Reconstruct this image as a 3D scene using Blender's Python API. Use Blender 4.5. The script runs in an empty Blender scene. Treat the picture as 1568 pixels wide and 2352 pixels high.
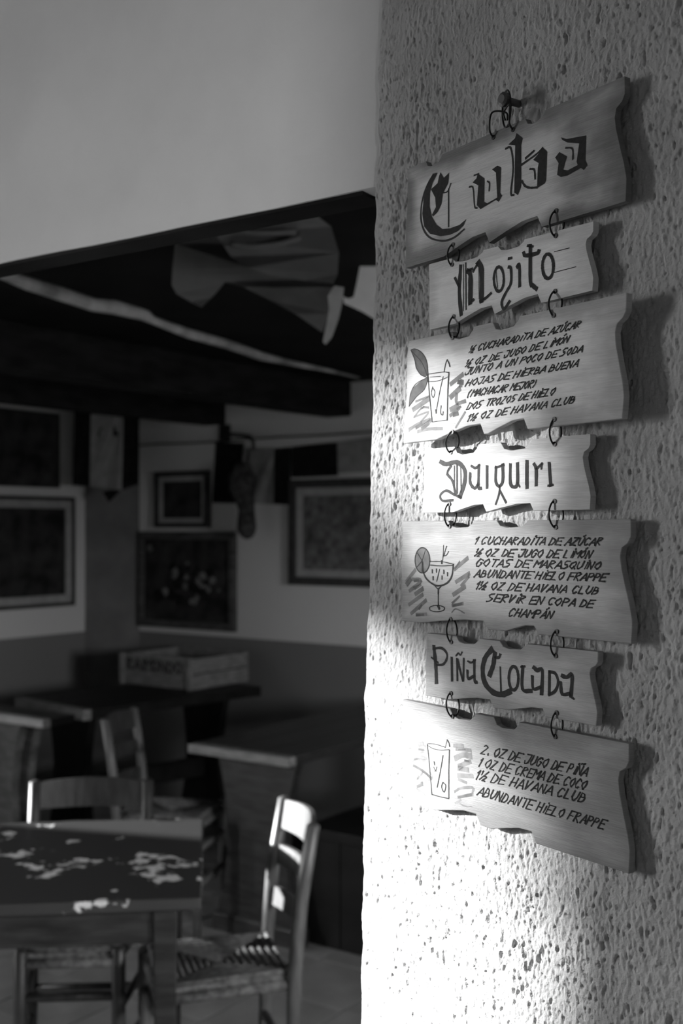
import bpy, bmesh, math, random
import numpy as np
from mathutils import Vector, Matrix
from mathutils.geometry import tessellate_polygon

random.seed(7)
scene = bpy.context.scene
C = scene.collection

# ------------------------------------------------------------------ camera
F, CX, CY, CAMZ = 2650.0, 784.0, 1212.0, 1.6
cd = bpy.data.cameras.new('camera')
cd.sensor_fit = 'VERTICAL'
cd.sensor_height = 36.0
cd.sensor_width = 24.0
cd.lens = F / 2352 * 36.0
cd.shift_y = (CY - 1176) / 2352
cd.clip_start = 0.02
cd.dof.use_dof = True
cd.dof.focus_distance = 1.06
cd.dof.aperture_fstop = 6.5
cam = bpy.data.objects.new('camera', cd)
cam.location = (0, 0, CAMZ)
cam.rotation_euler = (math.pi / 2, 0, 0)
C.objects.link(cam)
scene.camera = cam

# ------------------------------------------------------------------ light
world = bpy.data.worlds.new('world')
scene.world = world
world.use_nodes = True
bg = world.node_tree.nodes['Background']
bg.inputs['Color'].default_value = (1, 1, 1, 1)
bg.inputs['Strength'].default_value = 62.0
# even sky above the horizon, darker ground below it
_tc = world.node_tree.nodes.new('ShaderNodeTexCoord')
_sx = world.node_tree.nodes.new('ShaderNodeSeparateXYZ')
_rp = world.node_tree.nodes.new('ShaderNodeValToRGB')
_mr = world.node_tree.nodes.new('ShaderNodeMapRange')
_mr.inputs['From Min'].default_value = -0.06
_mr.inputs['From Max'].default_value = 0.06
_rp.color_ramp.elements[0].color = (0.22, 0.22, 0.22, 1)
_rp.color_ramp.elements[1].color = (1, 1, 1, 1)
world.node_tree.links.new(_tc.outputs['Generated'], _sx.inputs[0])
world.node_tree.links.new(_sx.outputs['Z'], _mr.inputs['Value'])
world.node_tree.links.new(_mr.outputs['Result'], _rp.inputs['Fac'])
world.node_tree.links.new(_rp.outputs['Color'], bg.inputs['Color'])

SUN_D = Vector((0.968, -0.254, -0.20)).normalized()
sd = bpy.data.lights.new('sun', 'SUN')
sd.energy = 27.0
sd.angle = math.radians(1.3)
sun = bpy.data.objects.new('sun', sd)
sun.rotation_euler = SUN_D.to_track_quat('-Z', 'Y').to_euler()
sun.location = (-6, 3, 4)
C.objects.link(sun)

scene.view_settings.view_transform = 'Standard'
scene.view_settings.look = 'None'
scene.view_settings.gamma = 1
scene.view_settings.use_curve_mapping = False
scene.view_settings.exposure = 0.0
scene.cycles.use_denoising = True
scene.cycles.max_bounces = 8
scene.cycles.diffuse_bounces = 4
scene.cycles.transparent_max_bounces = 8
scene.cycles.caustics_reflective = False
scene.cycles.caustics_refractive = False
scene.cycles.sample_clamp_indirect = 4.0

# ------------------------------------------------------------------ frames
T = Vector((0.582, -0.813, 0)).normalized()        # along the sign wall, towards the right
N = Vector((-T.y * -1, 0, 0))
N = Vector((T.y, -T.x, 0))                          # out of the sign wall
E = Vector(((845 - CX) / F * 1.27, 1.27, 0))        # free edge of the sign wall
R = Vector((0.819, -0.573, 0)).normalized()        # along the back wall
B = Vector((0.573, 0.819, 0)).normalized()         # along the left wall, away
C0 = Vector((-1.4226, 7.1378, 0))                   # far corner of the room
UP = Vector((0, 0, 1))


def ray(px, py):
    return Vector(((px - CX) / F, 1.0, -(py - CY) / F))


CAM = Vector((0, 0, CAMZ))


def at_depth(px, py, y):
    return CAM + ray(px, py) * y


def at_height(px, py, z):
    d = ray(px, py)
    return CAM + d * ((z - CAMZ) / d.z)


def on_plane(px, py, p, n):
    d = ray(px, py)
    return CAM + d * ((p - CAM).dot(n) / d.dot(n))


def room(r, q, z):
    v = C0 + R * r - B * q
    return Vector((v.x, v.y, z))


def back_px(px, py, off=0.0):
    return on_plane(px, py, C0 - B * off, B)


def left_px(px, py, off=0.0):
    return on_plane(px, py, C0 + R * off, R)


# ------------------------------------------------------------------ materials
def nodes(name):
    m = bpy.data.materials.new(name)
    m.use_nodes = True
    nt = m.node_tree
    return m, nt, nt.nodes['Principled BSDF']


def g(v):
    return (v, v, v, 1)


def mat(name, v, rough=0.7, spec=0.3, var=0.0, scale=8.0, stretch=(1, 1, 1), bump=0.0, bscale=None,
        metal=0.0, detail=6.0, lo=0.35, hi=0.65, v2=None):
    m, nt, p = nodes(name)
    p.inputs['Roughness'].default_value = rough
    p.inputs['Specular IOR Level'].default_value = spec
    p.inputs['Metallic'].default_value = metal
    p.inputs['Base Color'].default_value = g(v)
    if var or bump or v2 is not None:
        tc = nt.nodes.new('ShaderNodeTexCoord')
        mp = nt.nodes.new('ShaderNodeMapping')
        mp.inputs['Scale'].default_value = stretch
        nt.links.new(tc.outputs['Object'], mp.inputs['Vector'])
        nz = nt.nodes.new('ShaderNodeTexNoise')
        nz.inputs['Scale'].default_value = scale
        nz.inputs['Detail'].default_value = detail
        nt.links.new(mp.outputs['Vector'], nz.inputs['Vector'])
        if var or v2 is not None:
            rp = nt.nodes.new('ShaderNodeValToRGB')
            rp.color_ramp.elements[0].position = lo
            rp.color_ramp.elements[1].position = hi
            rp.color_ramp.elements[0].color = g(v2 if v2 is not None else v * (1 - var))
            rp.color_ramp.elements[1].color = g(v if v2 is not None else min(1, v * (1 + var)))
            nt.links.new(nz.outputs['Fac'], rp.inputs['Fac'])
            nt.links.new(rp.outputs['Color'], p.inputs['Base Color'])
        if bump:
            nb = nt.nodes.new('ShaderNodeTexNoise')
            nb.inputs['Scale'].default_value = bscale or scale
            nb.inputs['Detail'].default_value = 4
            nt.links.new(mp.outputs['Vector'], nb.inputs['Vector'])
            bp = nt.nodes.new('ShaderNodeBump')
            bp.inputs['Strength'].default_value = 1.0
            bp.inputs['Distance'].default_value = bump
            nt.links.new(nb.outputs['Fac'], bp.inputs['Height'])
            nt.links.new(bp.outputs['Normal'], p.inputs['Normal'])
    return m


def mat_two_tone(name, upper, lower, z):
    """wall paint: light above, dark dado below height z"""
    m, nt, p = nodes(name)
    p.inputs['Roughness'].default_value = 0.8
    p.inputs['Specular IOR Level'].default_value = 0.15
    ge = nt.nodes.new('ShaderNodeNewGeometry')
    sx = nt.nodes.new('ShaderNodeSeparateXYZ')
    nt.links.new(ge.outputs['Position'], sx.inputs['Vector'])
    mt = nt.nodes.new('ShaderNodeMath')
    mt.operation = 'GREATER_THAN'
    mt.inputs[1].default_value = z
    nt.links.new(sx.outputs['Z'], mt.inputs[0])
    mx = nt.nodes.new('ShaderNodeMix')
    mx.data_type = 'RGBA'
    mx.inputs['A'].default_value = g(lower)
    mx.inputs['B'].default_value = g(upper)
    nt.links.new(mt.outputs['Value'], mx.inputs['Factor'])
    nt.links.new(mx.outputs['Result'], p.inputs['Base Color'])
    nz = nt.nodes.new('ShaderNodeTexNoise')
    nz.inputs['Scale'].default_value = 40
    bp = nt.nodes.new('ShaderNodeBump')
    bp.inputs['Distance'].default_value = 0.003
    nt.links.new(ge.outputs['Position'], nz.inputs['Vector'])
    nt.links.new(nz.outputs['Fac'], bp.inputs['Height'])
    nt.links.new(bp.outputs['Normal'], p.inputs['Normal'])
    return m


def mat_plaque(name, seed, burn=1.0, base=0.62, rk=1.6):
    """pale wood with fine lengthwise grain and scorched, stained borders"""
    m, nt, p = nodes(name)
    L = nt.links.new
    p.inputs['Roughness'].default_value = 0.5
    p.inputs['Specular IOR Level'].default_value = 0.3
    tc = nt.nodes.new('ShaderNodeTexCoord')

    def noise(src, scale, stretch, detail=5.0):
        mp = nt.nodes.new('ShaderNodeMapping')
        mp.inputs['Scale'].default_value = stretch
        mp.inputs['Location'].default_value = (seed * 3.1, seed, seed * 1.7)
        L(tc.outputs[src], mp.inputs['Vector'])
        n = nt.nodes.new('ShaderNodeTexNoise')
        n.inputs['Scale'].default_value = scale
        n.inputs['Detail'].default_value = detail
        L(mp.outputs['Vector'], n.inputs['Vector'])
        return n.outputs['Fac']

    def math_(op, a, b=None, clamp=False):
        n = nt.nodes.new('ShaderNodeMath')
        n.operation = op
        n.use_clamp = clamp
        for i, x in enumerate((a, b)):
            if x is None:
                continue
            if isinstance(x, (int, float)):
                n.inputs[i].default_value = x
            else:
                L(x, n.inputs[i])
        return n.outputs['Value']

    fine = noise('Object', 1.0, (60, 1, 1400), 3)
    broad = noise('Object', 1.0, (9, 1, 150), 4)
    cloud = noise('Object', 16.0, (1, 1, 1.5), 3)
    sp = nt.nodes.new('ShaderNodeSeparateXYZ')
    L(tc.outputs['Generated'], sp.inputs['Vector'])
    u, v = sp.outputs['X'], sp.outputs['Z']
    du = math_('MINIMUM', math_('MULTIPLY', u, 3.0), math_('MULTIPLY', math_('SUBTRACT', 1.0, u), rk))
    dv = math_('MINIMUM', v, math_('SUBTRACT', 1.0, v))
    dist = math_('MINIMUM', math_('MULTIPLY', du, 1.2), math_('MULTIPLY', dv, 1.3))
    dist = math_('ADD', dist, math_('MULTIPLY', math_('SUBTRACT', cloud, 0.5), 0.55))
    edge = nt.nodes.new('ShaderNodeMapRange')
    edge.interpolation_type = 'SMOOTHSTEP'
    edge.inputs['From Min'].default_value = 0.02
    edge.inputs['From Max'].default_value = 0.36
    edge.inputs['To Min'].default_value = 1.0 - 0.66 * burn
    edge.inputs['To Max'].default_value = 1.0
    L(dist, edge.inputs['Value'])
    grain = math_('ADD', math_('MULTIPLY', math_('SUBTRACT', fine, 0.5), 0.5),
                  math_('MULTIPLY', math_('SUBTRACT', broad, 0.5), 0.5))
    tone = math_('ADD', 1.0, grain)
    val = math_('MULTIPLY', math_('MULTIPLY', tone, edge.outputs['Result']), base, True)
    cb = nt.nodes.new('ShaderNodeCombineColor')
    for i in range(3):
        L(val, cb.inputs[i])
    L(cb.outputs['Color'], p.inputs['Base Color'])
    bp = nt.nodes.new('ShaderNodeBump')
    bp.inputs['Distance'].default_value = 0.0004
    bp.inputs['Strength'].default_value = 0.6
    L(fine, bp.inputs['Height'])
    L(bp.outputs['Normal'], p.inputs['Normal'])
    return m


def mat_glass(name, v):
    m = bpy.data.materials.new(name)
    m.use_nodes = True
    nt = m.node_tree
    nt.nodes.clear()
    o = nt.nodes.new('ShaderNodeOutputMaterial')
    t = nt.nodes.new('ShaderNodeBsdfTransparent')
    t.inputs['Color'].default_value = g(v)
    gl = nt.nodes.new('ShaderNodeBsdfGlossy')
    gl.inputs['Roughness'].default_value = 0.02
    mx = nt.nodes.new('ShaderNodeMixShader')
    mx.inputs[0].default_value = 0.04
    nt.links.new(t.outputs[0], mx.inputs[1])
    nt.links.new(gl.outputs[0], mx.inputs[2])
    nt.links.new(mx.outputs[0], o.inputs['Surface'])
    return m


M = {}
M['plaster'] = mat('rough_plaster', 0.50, 0.85, 0.1, var=0.10, scale=14, bump=0.0012, bscale=420)
M['smooth_plaster'] = mat('smooth_plaster', 0.86, 0.85, 0.1, var=0.05, scale=5, bump=0.0011, bscale=60)
M['wall'] = mat_two_tone('two_tone_wall', 0.64, 0.19, 0.975)
M['plain_wall'] = mat('plain_wall', 0.45, 0.85, 0.1, var=0.05, scale=3)
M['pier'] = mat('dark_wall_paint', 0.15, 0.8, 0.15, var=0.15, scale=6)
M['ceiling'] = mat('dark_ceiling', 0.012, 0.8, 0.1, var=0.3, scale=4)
M['beam'] = mat('dark_beam_wood', 0.018, 0.75, 0.1, var=0.4, scale=6, stretch=(1, 1, 4))
M['tile'] = mat('floor_tile', 0.25, 0.55, 0.3, var=0.18, scale=5, bump=0.001, bscale=30)
M['grout'] = mat('grout', 0.12, 0.9, 0.1)
M['dark_wood'] = mat('dark_varnished_wood', 0.028, 0.42, 0.4, var=0.45, scale=10, stretch=(1, 6, 6), bump=0.001, bscale=40)
M['black_wood'] = mat('black_wood', 0.008, 0.55, 0.25, var=0.4, scale=10)
M['mid_wood'] = mat('worn_brown_wood', 0.07, 0.5, 0.35, var=0.4, scale=12, stretch=(1, 1, 5))
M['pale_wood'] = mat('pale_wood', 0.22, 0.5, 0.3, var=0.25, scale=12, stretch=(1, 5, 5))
M['lit_edge_wood'] = mat('lit_edge_wood', 0.7, 0.4, 0.4, var=0.15, scale=12)  # near-white, standing for sky light glinting along the table end
M['chair_wood'] = mat('chair_wood', 0.12, 0.38, 0.5, var=0.3, scale=14, stretch=(4, 4, 1))
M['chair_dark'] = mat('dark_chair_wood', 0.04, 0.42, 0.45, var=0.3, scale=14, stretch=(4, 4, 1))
M['rush'] = mat('woven_rush', 0.13, 0.8, 0.2, var=0.4, scale=60, bump=0.002, bscale=160)
M['patchy_top'] = mat('dark_table_top', 0.055, 0.5, 0.3, v2=0.055, scale=9, lo=0.5, hi=0.6)
M['frame_dark'] = mat('dark_frame', 0.03, 0.5, 0.3, var=0.3, scale=20)
M['liner'] = mat('pale_liner', 0.34, 0.7, 0.2, var=0.1, scale=20)
M['canvas_dark'] = mat('dark_canvas', 0.05, 0.7, 0.15, v2=0.012, scale=9, lo=0.35, hi=0.7)
M['canvas_mid'] = mat('mottled_canvas', 0.20, 0.7, 0.15, v2=0.05, scale=22, lo=0.3, hi=0.7)
M['flower'] = mat('painted_flower', 0.17, 0.8, 0.1, var=0.5, scale=40)
M['leaf_paint'] = mat('painted_leaves', 0.012, 0.8, 0.1, var=0.5, scale=40)
M['cloth_black'] = mat('black_cloth', 0.014, 0.9, 0.05, var=0.3, scale=20)
M['cloth_grey'] = mat('grey_cloth', 0.26, 0.9, 0.05, var=0.15, scale=14)
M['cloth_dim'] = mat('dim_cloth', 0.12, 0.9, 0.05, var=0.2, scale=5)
M['cloth_pale'] = mat('pale_cloth', 0.8, 0.9, 0.05, var=0.1, scale=10)
M['streak'] = mat('pale_streak', 0.45, 0.8, 0.1, var=0.45, scale=6, stretch=(1, 1, 1))
M['iron'] = mat('black_iron', 0.012, 0.45, 0.4)
M['wire'] = mat('dark_wire', 0.02, 0.35, 0.5, metal=0.3)
M['ornament'] = mat('dark_ornament', 0.05, 0.7, 0.2, var=0.5, scale=30)
M['ink'] = mat('burnt_ink', 0.012, 0.6, 0.2, var=0.6, scale=300)
M['thin_ink'] = mat('thin_burnt_ink', 0.02, 0.6, 0.2)
M['wash'] = mat('grey_wash_paint', 0.24, 0.6, 0.2, var=0.25, scale=90)
M['wash_dark'] = mat('dark_wash_paint', 0.13, 0.6, 0.2, var=0.35, scale=90)
M['crate'] = mat('crate_board', 0.20, 0.8, 0.1, var=0.25, scale=14, stretch=(1, 1, 5))
M['crate_ink'] = mat('crate_print', 0.03, 0.8, 0.1)
M['nail'] = mat('nail', 0.12, 0.4, 0.5, metal=0.6)
M['white_paint'] = mat('window_paint', 0.5, 0.5, 0.3)
M['glass'] = mat_glass('window_glass', 0.95)
M['dimming_glass'] = mat_glass('dimming_window_glass', 0.62)


# pale irregular patches on the near table top
def patchy_top():
    m, nt, p = nodes('patchy_table_top')
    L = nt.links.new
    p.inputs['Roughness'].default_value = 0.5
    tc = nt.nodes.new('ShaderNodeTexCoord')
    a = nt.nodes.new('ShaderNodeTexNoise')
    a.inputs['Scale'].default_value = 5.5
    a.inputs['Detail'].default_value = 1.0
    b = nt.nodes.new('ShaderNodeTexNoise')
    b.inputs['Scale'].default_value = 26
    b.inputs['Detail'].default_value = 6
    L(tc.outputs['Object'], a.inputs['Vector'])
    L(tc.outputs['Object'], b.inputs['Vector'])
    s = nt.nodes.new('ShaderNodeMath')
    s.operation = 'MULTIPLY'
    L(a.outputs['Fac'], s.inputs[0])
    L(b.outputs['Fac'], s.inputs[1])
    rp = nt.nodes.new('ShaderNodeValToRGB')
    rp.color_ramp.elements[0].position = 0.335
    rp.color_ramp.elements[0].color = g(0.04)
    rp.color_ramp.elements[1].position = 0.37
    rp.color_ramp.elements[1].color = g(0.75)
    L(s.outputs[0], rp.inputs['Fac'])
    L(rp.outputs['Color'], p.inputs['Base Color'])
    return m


M['patchy_top'] = patchy_top()


# ------------------------------------------------------------------ mesh helpers
class MB:
    def __init__(self):
        self.v, self.f = [], []

    def add(self, vs, fs):
        o = len(self.v)
        self.v += [Vector(x) for x in vs]
        self.f += [tuple(i + o for i in f) for f in fs]
        return self

    def hexa(self, p):
        """8 points: bottom ring then top ring"""
        return self.add(p, [(3, 2, 1, 0), (4, 5, 6, 7), (0, 1, 5, 4), (1, 2, 6, 5), (2, 3, 7, 6), (3, 0, 4, 7)])

    def box(self, x0, x1, y0, y1, z0, z1):
        return self.hexa([(x0, y0, z0), (x1, y0, z0), (x1, y1, z0), (x0, y1, z0),
                          (x0, y0, z1), (x1, y0, z1), (x1, y1, z1), (x0, y1, z1)])

    def bar(self, a, b, w, h, side=None):
        a, b = Vector(a), Vector(b)
        d = (b - a).normalized()
        s = Vector(side) if side is not None else (d.cross(UP) if abs(d.z) < 0.95 else Vector((1, 0, 0)))
        s = (s - d * s.dot(d)).normalized()
        t = d.cross(s).normalized()
        s, t = s * w / 2, t * h / 2
        return self.hexa([a - s - t, a + s - t, a + s + t, a - s + t, b - s - t, b + s - t, b + s + t, b - s + t])

    def tube(self, pts, r, seg=10, closed=False, caps=True):
        pts = [Vector(p) for p in pts]
        n = len(pts)
        rs = r if isinstance(r, (list, tuple)) else [r] * n
        o = len(self.v)
        prev = None
        for i, p in enumerate(pts):
            if closed:
                d = pts[(i + 1) % n] - pts[i - 1]
            else:
                d = pts[min(i + 1, n - 1)] - pts[max(i - 1, 0)]
            d.normalize()
            if prev is None:
                u = d.orthogonal().normalized()
            else:
                u = (prev - d * prev.dot(d)).normalized()
            prev = u
            w = d.cross(u)
            for k in range(seg):
                an = 2 * math.pi * k / seg
                self.v.append(p + (u * math.cos(an) + w * math.sin(an)) * rs[i])
        for i in range(n if closed else n - 1):
            j = (i + 1) % n
            for k in range(seg):
                k2 = (k + 1) % seg
                self.f.append((o + i * seg + k, o + i * seg + k2, o + j * seg + k2, o + j * seg + k))
        if caps and not closed:
            self.f.append(tuple(o + k for k in reversed(range(seg))))
            self.f.append(tuple(o + (n - 1) * seg + k for k in range(seg)))
        return self

    def prism(self, poly, fn0, fn1):
        """poly of 2-D points; fn0/fn1 give the 3-D front and back point"""
        area = sum(poly[i][0] * poly[(i + 1) % len(poly)][1] - poly[(i + 1) % len(poly)][0] * poly[i][1]
                   for i in range(len(poly)))
        if area < 0:
            poly = poly[::-1]
        n = len(poly)
        vs = [fn0(*p) for p in poly] + [fn1(*p) for p in poly]
        tri = tessellate_polygon([[Vector((p[0], p[1], 0)) for p in poly]])
        fs = []
        for t in tri:
            a, b, c = (poly[i] for i in t)
            cr = (b[0] - a[0]) * (c[1] - a[1]) - (b[1] - a[1]) * (c[0] - a[0])
            t = t if cr > 0 else (t[0], t[2], t[1])
            fs.append(t)
            fs.append(tuple(i + n for i in (t[0], t[2], t[1])))
        for i in range(n):
            j = (i + 1) % n
            fs.append((i, i + n, j + n, j))
        return self.add(vs, fs)

    def sheet(self, poly, fn):
        tri = tessellate_polygon([[Vector((p[0], p[1], 0)) for p in poly]])
        return self.add([fn(*p) for p in poly], [tuple(t) for t in tri])

    def ribbon(self, pts, w, fn):
        """flat stroke; pts 2-D, w width in the same unit, fn lifts to 3-D"""
        pts = [Vector((p[0], p[1])) for p in pts]
        if len(pts) < 2:
            return self
        ws = w if isinstance(w, (list, tuple)) else [w] * len(pts)
        o = len(self.v)
        n = len(pts)
        for i, p in enumerate(pts):
            d = pts[min(i + 1, n - 1)] - pts[max(i - 1, 0)]
            if d.length < 1e-9:
                d = Vector((1, 0))
            d.normalize()
            q = Vector((-d.y, d.x)) * ws[i] / 2
            e = d * (ws[i] * 0.35) if i == n - 1 else (-d * (ws[i] * 0.35) if i == 0 else Vector((0, 0)))
            self.v.append(fn(*(p + q + e * 0.6)))
            self.v.append(fn(*(p - q + e)))
        for i in range(n - 1):
            self.f.append((o + 2 * i, o + 2 * i + 1, o + 2 * i + 3, o + 2 * i + 2))
        return self

    def mesh(self, name):
        me = bpy.data.meshes.new(name)
        me.from_pydata([tuple(v) for v in self.v], [], self.f)
        me.validate()
        me.update()
        return me

    def build(self, name, m, parent=None, world=False, smooth=False, bevel=0.0, fix=True):
        """world=True: the vertices are world points, taken into the parent's frame"""
        if world and parent is not None:
            inv = parent.matrix_basis.inverted()
            if parent.parent is not None:
                inv = (parent.parent.matrix_basis @ parent.matrix_basis).inverted()
            self.v = [inv @ v for v in self.v]
        me = self.mesh(name)
        if fix:
            bm = bmesh.new()
            bm.from_mesh(me)
            bmesh.ops.recalc_face_normals(bm, faces=bm.faces)
            bm.to_mesh(me)
            bm.free()
        me.materials.append(m)
        if smooth:
            me.polygons.foreach_set('use_smooth', [True] * len(me.polygons))
        o = bpy.data.objects.new(name, me)
        C.objects.link(o)
        if parent is not None:
            o.parent = parent
        if bevel:
            b = o.modifiers.new('bevel', 'BEVEL')
            b.width = bevel
            b.segments = 2
            b.limit_method = 'ANGLE'
        return o


def tag(o, label, cat, group=None):
    o['label'] = label
    o['category'] = cat
    if group:
        o['group'] = group
    return o


def thing(name, label, cat, loc=(0, 0, 0), rotz=0.0, group=None):
    o = bpy.data.objects.new(name, None)
    o.empty_display_size = 0.05
    C.objects.link(o)
    o.location = loc
    o.rotation_euler = (0, 0, rotz)
    o.matrix_basis = Matrix.Translation(Vector(loc)) @ Matrix.Rotation(rotz, 4, 'Z')
    return tag(o, label, cat, group)


def struct(o, label=None):
    o['kind'] = 'structure'
    if label:
        o['label'] = label
    return o


def rbox(mb, r0, r1, q0, q1, z0, z1):
    return mb.hexa([room(r0, q0, z0), room(r1, q0, z0), room(r1, q1, z0), room(r0, q1, z0),
                    room(r0, q0, z1), room(r1, q0, z1), room(r1, q1, z1), room(r0, q1, z1)])


# ------------------------------------------------------------------ the room
RMAX, QMAX, ZN, ZF = 7.0, 10.0, 3.1, 2.37
rE = (E - C0).dot(R)
qE = -(E - C0).dot(B)
LINT = 1.973

floor = struct(rbox(MB(), -0.2, RMAX, -0.2, QMAX, -0.2, -0.006).build('floor', M['grout']), 'tiled floor of the tavern')
TS = 0.33
tm = MB().box(0.004, TS - 0.004, 0.004, TS - 0.004, -0.006, 0.0).mesh('tile')
tm.materials.append(M['tile'])
rotR = math.atan2(R.y, R.x)
for i in range(16):
    for j in range(13):
        t_ = bpy.data.objects.new('tile', tm)
        C.objects.link(t_)
        t_.parent = floor
        t_.location = room(0.1 + i * TS, 0.25 + (j + 1) * TS, random.uniform(-0.0012, 0.0))
        t_.rotation_euler = (0, 0, rotR)

struct(rbox(MB(), -0.2, RMAX, -0.2, 0, 0, ZN).build('wall_back', M['wall']), 'pale plaster back wall above a dark painted dado')
W3 = (2.55, 3.35, 1.2, 1.84)  # unseen opening added to brighten the far room
W4 = (5.42, 5.87, 1.95, 2.60)  # unseen opening added to light the wall above the lintel line
mb = MB()
rbox(mb, RMAX, RMAX + 0.1, -0.2, W3[0], 0, ZN)
rbox(mb, RMAX, RMAX + 0.1, W3[1], W4[0], 0, ZN)
rbox(mb, RMAX, RMAX + 0.1, W4[1], QMAX, 0, ZN)
for w_ in (W3, W4):
    rbox(mb, RMAX, RMAX + 0.1, w_[0], w_[1], 0, w_[2])
    rbox(mb, RMAX, RMAX + 0.1, w_[0], w_[1], w_[3], ZN)
struct(mb.build('wall_right', M['plain_wall']), 'plain side wall')
struct(rbox(MB(), -0.2, RMAX, QMAX, QMAX + 0.2, 0, ZN).build('wall_rear', M['plain_wall']), 'plain wall behind the near room')

# left wall with two window openings
e_perp = Vector((-SUN_D.y, SUN_D.x, 0)).normalized()
e_perp = Vector((0.254, 0.968, 0))


def q_for(p):
    """where the sun ray through the point p crosses the left wall (distance from the corner)"""
    d = Vector((SUN_D.x, SUN_D.y, 0))
    k = (p - C0).dot(R) / d.dot(R)
    return -((p - d * k) - C0).dot(B), p.z + (-SUN_D.z) * k


s28 = E + T * 0.295
qa1, _ = q_for(Vector((s28.x, s28.y, 1.2)))
_, zt = q_for(Vector((E.x, E.y, 1.475)))
W1 = (qa1 - 0.50, qa1, 0.95, zt)           # near window: q0 q1 z0 z1 (clear)
W1T = zt + 0.14                              # unseen transom, its glass darkened to weaken the upper sun patch
qc1, zc1 = q_for(Vector((-0.16, 3.06, 0.84)))
qc0, zc0 = q_for(Vector((-0.235, 3.34, 0.45)))
W2 = (qc0, qc1, zc0, zc1 + 0.12)
wl = MB()
TH = 0.10
ztop1 = W1T + 0.17
rbox(wl, -TH, 0, -0.2, W2[0], 0, ZN)
rbox(wl, -TH, 0, W2[1], W1[0], 0, ZN)
rbox(wl, -TH, 0, W1[1], QMAX, 0, ZN)
rbox(wl, -TH, 0, W2[0], W2[1], 0, W2[2])
rbox(wl, -TH, 0, W2[0], W2[1], W2[3], ZN)
rbox(wl, -TH, 0, W1[0], W1[1], 0, W1[2])
rbox(wl, -TH, 0, W1[0], W1[1], ztop1, ZN)
struct(wl.build('wall_left', M['wall']), 'pale plaster left wall above a dark painted dado')


def window(name, q0, q1, z0, z1, bars, panes, label, rw=0.0, sg=1):
    f = MB()
    a = 0.012
    r0, r1 = sorted((rw - sg * 0.06, rw - sg * 0.03))
    rbox(f, r0, r1, q0, q0 + a, z0, z1)
    rbox(f, r0, r1, q1 - a, q1, z0, z1)
    rbox(f, r0, r1, q0, q1, z0, z0 + a)
    rbox(f, r0, r1, q0, q1, z1 - a, z1)
    for (b0, b1) in bars:
        rbox(f, r0, r1, q0, q1, b0, b1)
    o = struct(f.build(name, M['white_paint']), label)
    for (p0, p1, m) in panes:
        rbox(MB(), rw - sg * 0.047, rw - sg * 0.044, q0 + a, q1 - a, p0, p1).build('pane', m, o)
    # the opening tells the renderer where daylight comes in
    ld = bpy.data.lights.new('window_portal', 'AREA')
    ld.shape = 'RECTANGLE'
    ld.size, ld.size_y = (q1 - q0), (z1 - z0)
    ld.cycles.is_portal = True
    lo = bpy.data.objects.new('window_portal', ld)
    C.objects.link(lo)
    lo.matrix_world = Matrix.Translation(room(rw - sg * 0.005, (q0 + q1) / 2, (z0 + z1) / 2)) @ \
        Matrix(((-sg * B.x, 0, -sg * R.x, 0), (-sg * B.y, 0, -sg * R.y, 0), (0, 1, 0, 0), (0, 0, 0, 1)))
    return o


zb = zt - 0.135
window('window_1', W1[0], W1[1], W1[2], ztop1, [(zb - 0.010, zb + 0.010), (zt, W1T)],
       [(W1[2], zb, M['glass']), (zb, zt, M['glass']), (W1T, ztop1, M['dimming_glass'])],
       'tall narrow window, its top pane tinted to weaken the sun')
window('window_2', W2[0], W2[1], W2[2], W2[3], [], [(W2[2], W2[3], M['glass'])], 'small window of the far room')

window('fill_window_far', *W3, [], [(W3[2], W3[3], M['glass'])], 'unseen side window added to brighten the far room', RMAX, -1)
window('fill_window_near', *W4, [], [(W4[2], W4[3], M['glass'])], 'unseen high window added to brighten the wall above the opening', RMAX, -1)
# unseen sloping board added to give the sun patch its diagonal edge
mb = MB()
ev = []
for s_, z_ in ((-0.45, 1.80), (0.42, 1.215)):
    p_ = E + T * s_
    d_ = Vector((SUN_D.x, SUN_D.y, 0))
    k_ = ((p_ - C0).dot(R) + 0.35) / d_.dot(R)
    w_ = p_ - d_ * k_
    ev.append(Vector((w_.x, w_.y, z_ - SUN_D.z * k_)))
dn = (UP - (ev[1] - ev[0]).normalized() * (ev[1] - ev[0]).normalized().z).normalized()
mb.hexa([ev[0], ev[1], ev[1] - R * 0.03, ev[0] - R * 0.03] + [v + dn * 0.11 for v in (ev[0], ev[1], ev[1] - R * 0.03, ev[0] - R * 0.03)])
struct(mb.build('sun_mask_1', M['beam']), 'unseen sloping board added to cut the sun at the tall window')

# ceilings and beams
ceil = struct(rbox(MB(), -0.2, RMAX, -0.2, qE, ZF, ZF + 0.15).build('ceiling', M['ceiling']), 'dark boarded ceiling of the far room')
struct(rbox(MB(), -0.2, RMAX, qE, QMAX, ZN, ZN + 0.15).build('ceiling', M['plain_wall']), 'pale ceiling of the near room')
for r in (0.93, 1.80):
    rbox(MB(), r - 0.16, r, 0.0, qE - 0.13, 2.19, ZF).build('beam', M['beam'], ceil, bevel=0.008)

# dark corner pier
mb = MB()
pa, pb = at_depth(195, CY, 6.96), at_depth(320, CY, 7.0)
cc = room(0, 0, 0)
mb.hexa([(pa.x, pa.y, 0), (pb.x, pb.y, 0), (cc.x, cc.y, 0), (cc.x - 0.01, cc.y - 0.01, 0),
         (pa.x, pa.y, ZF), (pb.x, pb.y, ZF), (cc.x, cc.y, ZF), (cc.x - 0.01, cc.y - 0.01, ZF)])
struct(mb.build('wall_corner', M['pier']), 'dark painted pier across the room corner')

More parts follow.
